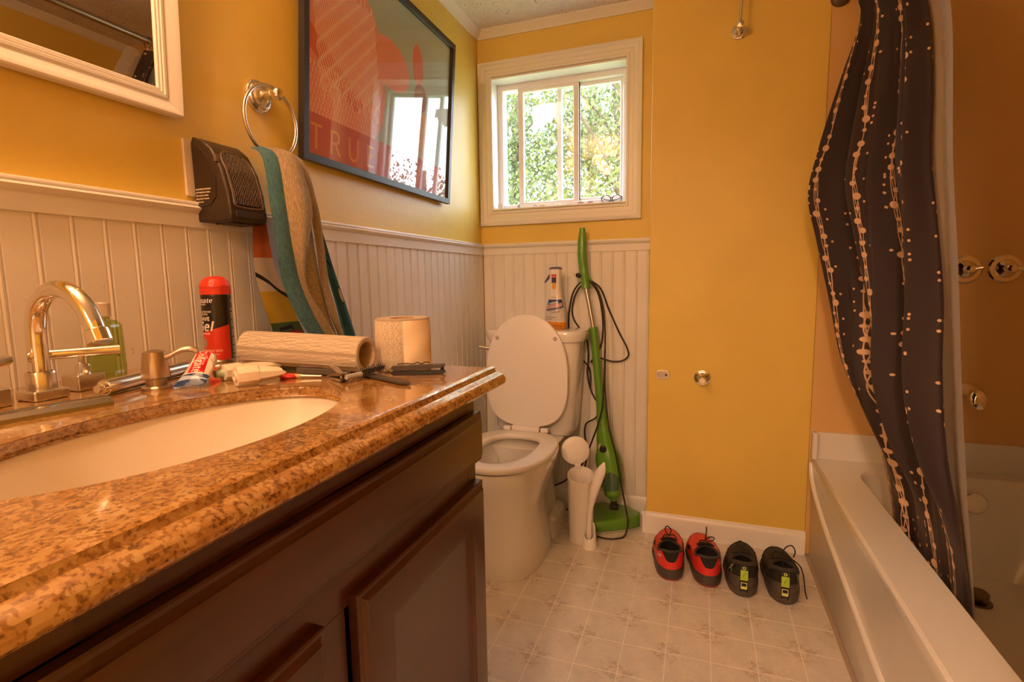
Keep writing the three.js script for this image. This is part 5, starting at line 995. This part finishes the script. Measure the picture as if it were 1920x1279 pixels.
// ---------------------------------------------------------------- fittings left on the chase wall
{
  const ros = [[0.0265, 0], [0.0265, 0.003], [0.0245, 0.0055], [0.0215, 0.006], [0.020, 0.009], [0.0165, 0.0095], [0.015, 0.013], [0.011, 0.016], [0.009, 0.022]];
  let t = thing('towel_bar_post', 'round chrome bar post with a rod pointing up, high on the yellow wall', 'bar post', [1.088, 1.932, ZC]);
  part(t, 'rosette', latheAlong(ros, [0, 0, 0], [0, 0, 1]), M.chrome);
  part(t, 'knob', latheAlong([[0.009, 0.020], [0.008, 0.050], [0.012, 0.054], [0.0145, 0.062], [0.012, 0.072], [0, 0.077]], [0, 0, 0], [0, 0, 1]), M.chrome);
  part(t, 'rod', rod([0, 0.008, 0.062], [0.008, 0.20, 0.062], 0.0042), M.dullChrome);
  t = thing('toilet_paper_post', 'lone round chrome holder post low on the yellow wall', 'holder post', [0.996, 0.668, ZC]);
  part(t, 'rosette', latheAlong(ros.map(([r, y]) => [r * 1.2, y * 1.1]), [0, 0, 0], [0, 0, 1]), M.chrome);
  part(t, 'knob', latheAlong([[0.010, 0.022], [0.009, 0.052], [0.0125, 0.056], [0.0135, 0.068], [0.010, 0.078], [0, 0.080]], [0, 0, 0], [0, 0.0, 1]), M.dullChrome);
  t = thing('mounting_plate', 'small oval metal mounting plate with two screws on the yellow wall', 'plate', [0.846, 0.672, ZC]);
  const s = new THREE.Shape(); s.absellipse(0, 0, 0.0275, 0.0175, 0, 6.2832);
  const sq = new THREE.Shape(superRing(0, 0, 0, 0.0275, 0.0185, 40, 3.6).map(([x, , z]) => new THREE.Vector2(x, z)));
  part(t, 'plate', extrude(sq, 0.0045, 0.0012, 2).translate(0, 0, 0), M.dullChrome);
  part(t, 'recess', extrude(new THREE.Shape(superRing(0, 0, 0, 0.021, 0.0125, 40, 3.4).map(([x, , z]) => new THREE.Vector2(x, z))), 0.0012, 0.0004, 1).translate(0, 0, 0.0042), M.steel);
  for (const x of [-0.011, 0.013]) part(t, 'screw', latheAlong([[0.0042, 0.005], [0.0042, 0.0066], [0, 0.0078]], [x, 0, 0], [0, 0, 1], 16), x < 0 ? M.steel : M.black);
}

// ---------------------------------------------------------------- keepsakes on the window sill
{
  const SY = WY0 + 0.005, gp = 'shells and stones along the window sill';
  const shell = (name, label, x, z, w, h, d, col, kind) => {
    const n = 28, rings = [];
    for (let j = 0; j <= 8; j++) { const q = j / 8, k = kind === 'egg' ? Math.sqrt(Math.max(0.001, 1 - (2 * q - 1) ** 2)) : Math.cos(q * 1.5) ** 0.6; rings.push(Array.from({ length: n }, (_, i) => { const a = -i / n * 6.2832, rr = kind === 'scallop' ? 1 + 0.06 * Math.cos(a * 9) : 1 + 0.05 * Math.sin(a * 3 + w * 900); return [Math.cos(a) * w * k * rr, h * q, Math.sin(a) * d * k * rr]; })); }
    const t = thing(name, label, name.includes('stone') ? 'stone' : 'shell', [x, SY, z], 0, gp);
    part(t, kind === 'egg' ? 'stone' : 'shell', loft(rings, true, true, 0.9), std(col, 0.55));
  };
  shell('standing_shell', 'tall pale shell in the left corner of the window sill', 0.090, -0.030, 0.014, 0.034, 0.011, rgb(0.72, 0.58, 0.48), 'egg');
  shell('grey_stone', 'small pointed grey stone next to the tall sill shell', 0.172, -0.050, 0.008, 0.024, 0.007, rgb(0.34, 0.34, 0.30), 'cone');
  shell('amber_shell', 'amber scallop shell in the middle of the sill', 0.292, -0.030, 0.016, 0.017, 0.012, rgb(0.62, 0.40, 0.14), 'scallop');
  shell('white_shell', 'little white ridged shell right of the amber shell', 0.352, -0.030, 0.007, 0.012, 0.007, rgb(0.66, 0.60, 0.54), 'scallop');
  shell('spiral_shell', 'round white shell near the sash stile', 0.372, -0.022, 0.009, 0.013, 0.008, rgb(0.74, 0.68, 0.60), 'scallop');
  shell('tiny_shell', 'tiny flat white shell on the sill', 0.402, -0.025, 0.006, 0.008, 0.006, rgb(0.72, 0.64, 0.56), 'scallop');
  shell('brown_stone', 'brownish oval stone, left of the two beside the glasses', 0.470, -0.030, 0.015, 0.016, 0.011, rgb(0.40, 0.28, 0.20), 'egg');
  shell('mauve_stone', 'mauve round stone, right of the two beside the glasses', 0.513, -0.030, 0.013, 0.016, 0.010, rgb(0.42, 0.26, 0.24), 'egg');
  let t = thing('wire_clip', 'thin dark metal clip lying left of the amber shell', 'clip', [0.238, SY, -0.030]);
  part(t, 'wire', tube([[-0.026, 0.002, 0.004], [-0.010, 0.003, 0.003], [0.008, 0.004, 0.002], [0.018, 0.010, 0], [0.026, 0.008, -0.002], [0.026, 0.003, -0.002], [0.016, 0.003, 0], [0.004, 0.002, 0.002]], 0.0013, 50, 6), M.black);
  t = thing('sunglasses', 'grey sunglasses folded in the right corner of the window sill', 'sunglasses', [0.605, SY, -0.036], 0.12);
  const lens = (sx) => { const s = new THREE.Shape(); s.absellipse(sx, 0.017, 0.020, 0.0155, 0, 6.2832); return s; };
  const gm = std(rgb(0.05, 0.045, 0.055), 0.3);
  for (const sx of [-0.023, 0.023]) { const f = part(t, 'rim', new THREE.TorusGeometry(0.0178, 0.0022, 8, 32).scale(1.12, 0.88, 1).translate(sx, 0.0180, 0), gm); part(f, 'lens', extrude(lens(sx), 0.0016, 0.0003, 1).translate(0, 0.001, -0.0008), std(rgb(0.20, 0.18, 0.20), 0.08, { transmission: 0.5, thickness: 0 })); part(t, 'temple', tube([[sx * 1.9, 0.026, 0], [sx * 1.9, 0.025, -0.012], [sx * 1.2, 0.020, -0.022], [-sx * 0.9, 0.008, -0.024], [-sx * 1.5, 0.003, -0.022]], 0.0018, 30, 6), gm); }
  part(t, 'bridge', tube([[-0.006, 0.022, 0], [0, 0.025, 0.001], [0.006, 0.022, 0]], 0.0018, 12, 6), gm);
}

// ---------------------------------------------------------------- shoes: heel towards the camera, toe to the wall
function makeShoe(o) {
  const { name, label, pos, ry, group, side } = o;            // side: +1 right shoe, -1 left shoe
  const t = thing(name, label, 'shoe', pos, ry, group);
  const L = 0.285, N = 72;
  const hw = (s) => { const k = [[0, 0.044], [0.12, 0.051], [0.3, 0.050], [0.45, 0.050], [0.62, 0.056], [0.75, 0.058], [0.88, 0.053], [1, 0.040]]; for (let i = 0; i + 1 < k.length; i++) if (s <= k[i + 1][0]) return lerp(k[i][1], k[i + 1][1], smooth(0, 1, (s - k[i][0]) / (k[i + 1][0] - k[i][0]))); return 0.040; };
  const bend = (s) => side * -0.010 * smooth(0.45, 1, s);
  const outline = (a, grow = 0) => { const s = (1 - Math.cos(a)) / 2, w = (hw(s) + grow) * Math.sign(Math.sin(a)) * Math.abs(Math.sin(a)) ** 0.62; return [w + bend(s), -L * s + grow * Math.cos(a)]; };
  const sy = o.soleH;
  const soleTop = (a) => { const s = (1 - Math.cos(a)) / 2; return sy * lerp(1.18, 0.78, smooth(0, 0.7, s)) + 0.010 * smooth(0.85, 1, s); };
  const open = (a) => { const s = 0.240 - 0.200 * Math.cos(a); return V(0.0400 * Math.sin(a) * (1 - 0.25 * smooth(0.3, 0.45, s)) + bend(s), lerp(o.heelH, 0.088, smooth(0.02, 0.42, s)) - 0.014 * Math.exp(-(((s - 0.22) / 0.10) ** 2)), -L * s); };
  const P = (a, v, off = 0) => {
    const [x0, z0] = outline(a, -0.001), y0 = soleTop(a) - 0.004, q = open(a), toe = smooth(0.45, 0.95, (1 - Math.cos(a)) / 2);
    const p0 = V(x0, y0, z0), p1 = V(x0 * 1.04, y0 + lerp(0.040, 0.042, toe), z0 - 0.0 + 0.004 * Math.cos(a)), p2 = V(lerp(q.x * 1.18, lerp(q.x, x0, 0.55), toe), q.y - lerp(0.014, 0.010, toe), lerp(q.z + 0.006 * Math.cos(a), lerp(q.z, z0, 0.52), toe)), p3 = q;
    const c = new THREE.CubicBezierCurve3(p0, p1, p2, p3).getPoint(v);
    if (off) { const m = V(bend(0.4), 0.02, -L * lerp(0.2, 0.75, toe)); c.addScaledVector(c.clone().sub(m).normalize(), off); }
    return c;
  };
  const shell = (v0, v1, off, nv = 16, a0 = 0, a1 = Math.PI * 2, na = N) => sheet(na, nv, (s, q) => { const a = lerp(a0, a1, s); const lo = typeof v0 === 'function' ? v0(a) : v0, hi = typeof v1 === 'function' ? v1(a) : v1; return P(a, lerp(lo, hi, q), off); });
  const ds = (m) => { m.side = THREE.DoubleSide; return m; };
  const upperM = ds(std(o.upper, 0.7, { bumpMap: o.knit, bumpScale: 0.0006 }));
  part(t, 'upper', shell(0, 1, 0), upperM);
  const inner = ds(std(rgb(0.012, 0.011, 0.011), 0.9));
  part(t, 'lining', sheet(N, 6, (s, q) => { const a = s * Math.PI * 2, p = open(a), b = outline(a, -0.006); return V(lerp(p.x * 0.95, b[0] * 0.9, q), lerp(p.y - 0.001, 0.020, q), lerp(p.z, lerp(p.z, b[1] * 0.62 - 0.02, 0.25), q)); }), inner);
  part(t, 'insole', (() => { const sh = new THREE.Shape(Array.from({ length: 40 }, (_, i) => { const a = i / 40 * 6.2832, s = 0.24 - 0.22 * Math.cos(a); return new THREE.Vector2(0.040 * Math.sin(a), L * s); })); return extrude(sh, 0.003, 0.0008, 1).rotateX(-Math.PI / 2).translate(0, 0.020, 0); })(), std(rgb(0.02, 0.018, 0.018), 0.9));
  part(t, 'collar', new THREE.TubeGeometry(new THREE.CatmullRomCurve3(Array.from({ length: 40 }, (_, i) => open(i / 40 * 6.2832)), true), 100, o.collarR ?? 0.0045, 10, true), std(o.collar, 0.85));
  // sole: side wall, outsole
  const ring = (grow, yf) => Array.from({ length: N }, (_, i) => { const a = -i / N * 6.2832, [x, z] = outline(a, grow); return [x, yf(a), z]; });
  part(t, 'midsole', loft([ring(0.000, () => 0.006), ring(0.003, () => 0.007), ring(0.0055, (a) => soleTop(a) * 0.5), ring(0.0035, (a) => soleTop(a) - 0.002), ring(0.001, (a) => soleTop(a)), ring(-0.012, (a) => soleTop(a) - 0.003)], true, true, 0.7), std(o.sole, 0.45));
  part(t, 'outsole', loft([ring(-0.006, () => 0.0), ring(-0.001, () => 0.001), ring(0.0035, () => 0.005), ring(0.003, () => 0.008), ring(-0.004, () => 0.0085)], true, true, 0.6), std(o.outsole, 0.6));
  // tongue and laces
  part(t, 'tongue', sheet(10, 14, (s, q) => { const x = (s * 2 - 1) * 0.028, zz = -L * lerp(0.36, 0.60, q); return V(x + bend(0.5), lerp(0.106, 0.066, q) - 0.006 * (s * 2 - 1) ** 2 + 0.006 * Math.sin(q * 3), zz); }), ds(std(o.tongue, 0.85)));
  const lace = [];
  for (let k = 0; k < 4; k++) { const s0 = 0.445 + k * 0.042, s1 = s0 + 0.030, y = lerp(0.094, 0.074, k / 3), w = 0.030; for (const d of [-1, 1]) lace.push(tube([[d * w, y - 0.006, -L * s0], [d * w * 0.4, y + 0.002, -L * lerp(s0, s1, 0.3)], [-d * w * 0.4, y + 0.001, -L * lerp(s0, s1, 0.7)], [-d * w, y - 0.009, -L * s1]].map(([x, yy, z]) => [x + bend(0.5), yy, z]), 0.0024, 16, 6)); }
  o.loops.forEach((pts) => lace.push(tube(pts, 0.0021, 40, 6)));
  part(t, 'laces', merge(lace), std(rgb(0.018, 0.016, 0.017), 0.8));
  return { t, P, shell, ds, L, part: (n, g, m) => part(t, n, g, m) };
}
const knit = dataTex(128, (u, v) => 0.5 + 0.5 * Math.sin(u * 6.283 * 16) * Math.sin(v * 6.283 * 16), false, 6);
{
  const red = () => std(rgb(0.68, 0.035, 0.030), 0.42, { side: THREE.DoubleSide });
  const logo = canvasTex(256, 256, (c) => { c.fillStyle = '#000'; c.fillRect(0, 0, 256, 256); c.strokeStyle = '#fff'; c.lineWidth = 30; c.beginPath(); c.arc(128, 30, 92, 0.35, Math.PI - 0.35); c.stroke(); c.beginPath(); c.arc(128, 226, 92, Math.PI + 0.35, -0.35); c.stroke(); }, false);
  const both = (x, rot, sd, label, loops) => {
    const k = makeShoe({ name: 'sneaker', label, pos: [x, 0, 0.512], ry: rot, group: 'pair of red and black sneakers', side: sd, soleH: 0.037, heelH: 0.104, upper: rgb(0.020, 0.018, 0.018), collar: rgb(0.05, 0.045, 0.043), sole: rgb(0.060, 0.050, 0.042), outsole: rgb(0.40, 0.035, 0.030), tongue: rgb(0.02, 0.018, 0.018), knit, loops });
    const top = (a) => { const d = Math.abs(a > Math.PI ? a - Math.PI * 2 : a); return lerp(0.30, 0.95, smooth(0.04, 0.95, d)) * (d > 2.6 ? 1 : 1) - 0.05 * smooth(2.4, 3.14, d); };
    k.part('red_overlay', k.shell(0, top, 0.0022, 14), red());
    k.part('toe_cap', k.shell(0, 0.42, 0.0034, 10, Math.PI - 1.0, Math.PI + 1.0, 32), red());
    for (const sgn of [-1, 1]) k.part('side_window', k.shell(0.16, 0.62, 0.0032, 8, sgn * 1.72, sgn * 1.98, 8), std(rgb(0.02, 0.018, 0.018), 0.6, { side: THREE.DoubleSide }));
    const a0 = sd * 0.56, a1 = sd * 0.98;
    k.part('side_logo', k.shell(0.26, 0.66, 0.0034, 10, a0, a1, 14), std(rgb(0.78, 0.66, 0.58), 0.5, { alphaMap: logo, alphaTest: 0.5, transparent: true, side: THREE.DoubleSide }));
  };
  both(0.907, 0.12, -1, 'red and black sneaker at the far left of the shoe row', [[[0.0, 0.100, -0.140], [-0.012, 0.118, -0.150], [-0.004, 0.128, -0.156], [0.010, 0.116, -0.150], [0.002, 0.100, -0.142]], [[0.002, 0.100, -0.140], [0.018, 0.108, -0.130], [0.028, 0.096, -0.116]], [[0, 0.1, -0.14], [-0.016, 0.105, -0.13], [-0.024, 0.09, -0.118]]]);
  both(1.032, 0.09, 1, 'red and black sneaker second in the row, beside the black shoe', [[[0.0, 0.100, -0.140], [0.016, 0.112, -0.146], [0.032, 0.108, -0.150], [0.024, 0.100, -0.142], [0.004, 0.099, -0.138]], [[0.0, 0.100, -0.140], [0.004, 0.125, -0.150], [0.005, 0.146, -0.155]], [[0, 0.1, -0.14], [-0.018, 0.104, -0.128], [-0.026, 0.088, -0.112]]]);
}
{
  const strip = canvasTex(256, 768, (c, W, H) => {
    c.fillStyle = '#141210'; c.fillRect(0, 0, W, H);
    c.strokeStyle = '#cfe05a'; c.lineWidth = 26; c.beginPath(); c.ellipse(128, 92, 38, 56, 0, 0, 7); c.stroke();
    c.fillStyle = '#a9cc2e'; c.fillRect(10, 190, 236, 360);
    c.strokeStyle = '#3c5210'; c.lineWidth = 8; c.beginPath(); c.moveTo(90, 430); c.bezierCurveTo(60, 380, 120, 360, 118, 410); c.bezierCurveTo(110, 470, 70, 450, 100, 400); c.lineTo(150, 260); c.moveTo(140, 330); c.lineTo(180, 300); c.moveTo(150, 410); c.quadraticCurveTo(170, 330, 195, 270); c.stroke();
    c.fillStyle = '#5c7a1c'; c.fillRect(50, 490, 150, 6);
    c.strokeStyle = '#d8dc88'; c.lineWidth = 22; c.strokeRect(42, 622, 172, 110);
  });
  const jump = canvasTex(256, 256, (c) => { c.fillStyle = '#000'; c.fillRect(0, 0, 256, 256); c.strokeStyle = '#fff'; c.fillStyle = '#fff'; c.lineCap = 'round'; c.lineWidth = 20; c.beginPath(); c.moveTo(120, 110); c.lineTo(96, 20); c.moveTo(120, 110); c.lineTo(140, 150); c.lineTo(210, 240); c.moveTo(136, 150); c.lineTo(70, 196); c.lineTo(40, 240); c.moveTo(124, 112); c.lineTo(180, 90); c.stroke(); c.beginPath(); c.arc(140, 78, 18, 0, 7); c.fill(); }, false);
  const both = (x, rot, sd, label, loops) => {
    const k = makeShoe({ name: 'sneaker', label, pos: [x, 0, 0.533], ry: rot, group: 'pair of black sneakers with lime heel strips', side: sd, soleH: 0.032, heelH: 0.112, upper: rgb(0.016, 0.014, 0.014), collar: rgb(0.040, 0.034, 0.032), collarR: 0.0075, sole: rgb(0.075, 0.062, 0.054), outsole: rgb(0.050, 0.044, 0.040), tongue: rgb(0.02, 0.018, 0.018), knit, loops });
    k.part('heel_strip', sheet(4, 16, (s, q) => { const p = k.P(0, q * 0.80, 0.0058); p.x += (s - 0.5) * 0.025; if (q < 0.06) p.y -= 0.016 * (1 - q / 0.06); return p; }), std(0xffffff, 0.5, { map: strip, side: THREE.DoubleSide }));
    const arch = (a) => 0.34 - 0.10 * (Math.abs(a > 3.14159 ? a - 6.28318 : a) / 0.9) ** 2;
    k.part('heel_wrap', k.shell((a) => 0.0, (a) => Math.max(0.02, arch(a)), 0.0022, 8, -1.1, 1.1, 30), std(rgb(0.085, 0.072, 0.064), 0.45, { side: THREE.DoubleSide }));
    const c0 = sd < 0 ? -1.02 : 0.62, c1 = c0 + 0.40;
    k.part('side_figure', k.shell(0.30, 0.82, 0.0030, 12, c1, c0, 12), std(rgb(0.58, 0.72, 0.42), 0.5, { alphaMap: jump, alphaTest: 0.5, transparent: true, side: THREE.DoubleSide }));
    k.part('toe_bumper', k.shell(0, 0.30, 0.003, 8, Math.PI - 0.9, Math.PI + 0.9, 30), std(rgb(0.045, 0.038, 0.034), 0.5, { side: THREE.DoubleSide }));
  };
  both(1.140, 0.0, -1, 'black sneaker with lime heel strip, next to the red pair', [[[0.0, 0.100, -0.140], [-0.014, 0.112, -0.150], [-0.004, 0.118, -0.158], [0.010, 0.112, -0.150], [0.002, 0.100, -0.142]], [[0.0, 0.1, -0.14], [0.02, 0.104, -0.128], [0.026, 0.09, -0.112]]]);
  both(1.262, -0.05, 1, 'black sneaker with lime heel strip and a trailing lace, nearest the tub', [[[0.0, 0.102, -0.140], [0.012, 0.122, -0.150], [0.030, 0.132, -0.150], [0.040, 0.118, -0.140], [0.034, 0.102, -0.126]], [[0.0, 0.102, -0.140], [-0.025, 0.110, -0.128], [-0.034, 0.100, -0.115]], [[0.0, 0.100, -0.140], [0.030, 0.100, -0.115], [0.050, 0.092, -0.095], [0.060, 0.070, -0.084], [0.064, 0.040, -0.074], [0.068, 0.012, -0.062], [0.071, 0.0035, -0.052]]]);
}

renderer.render(scene, camera);
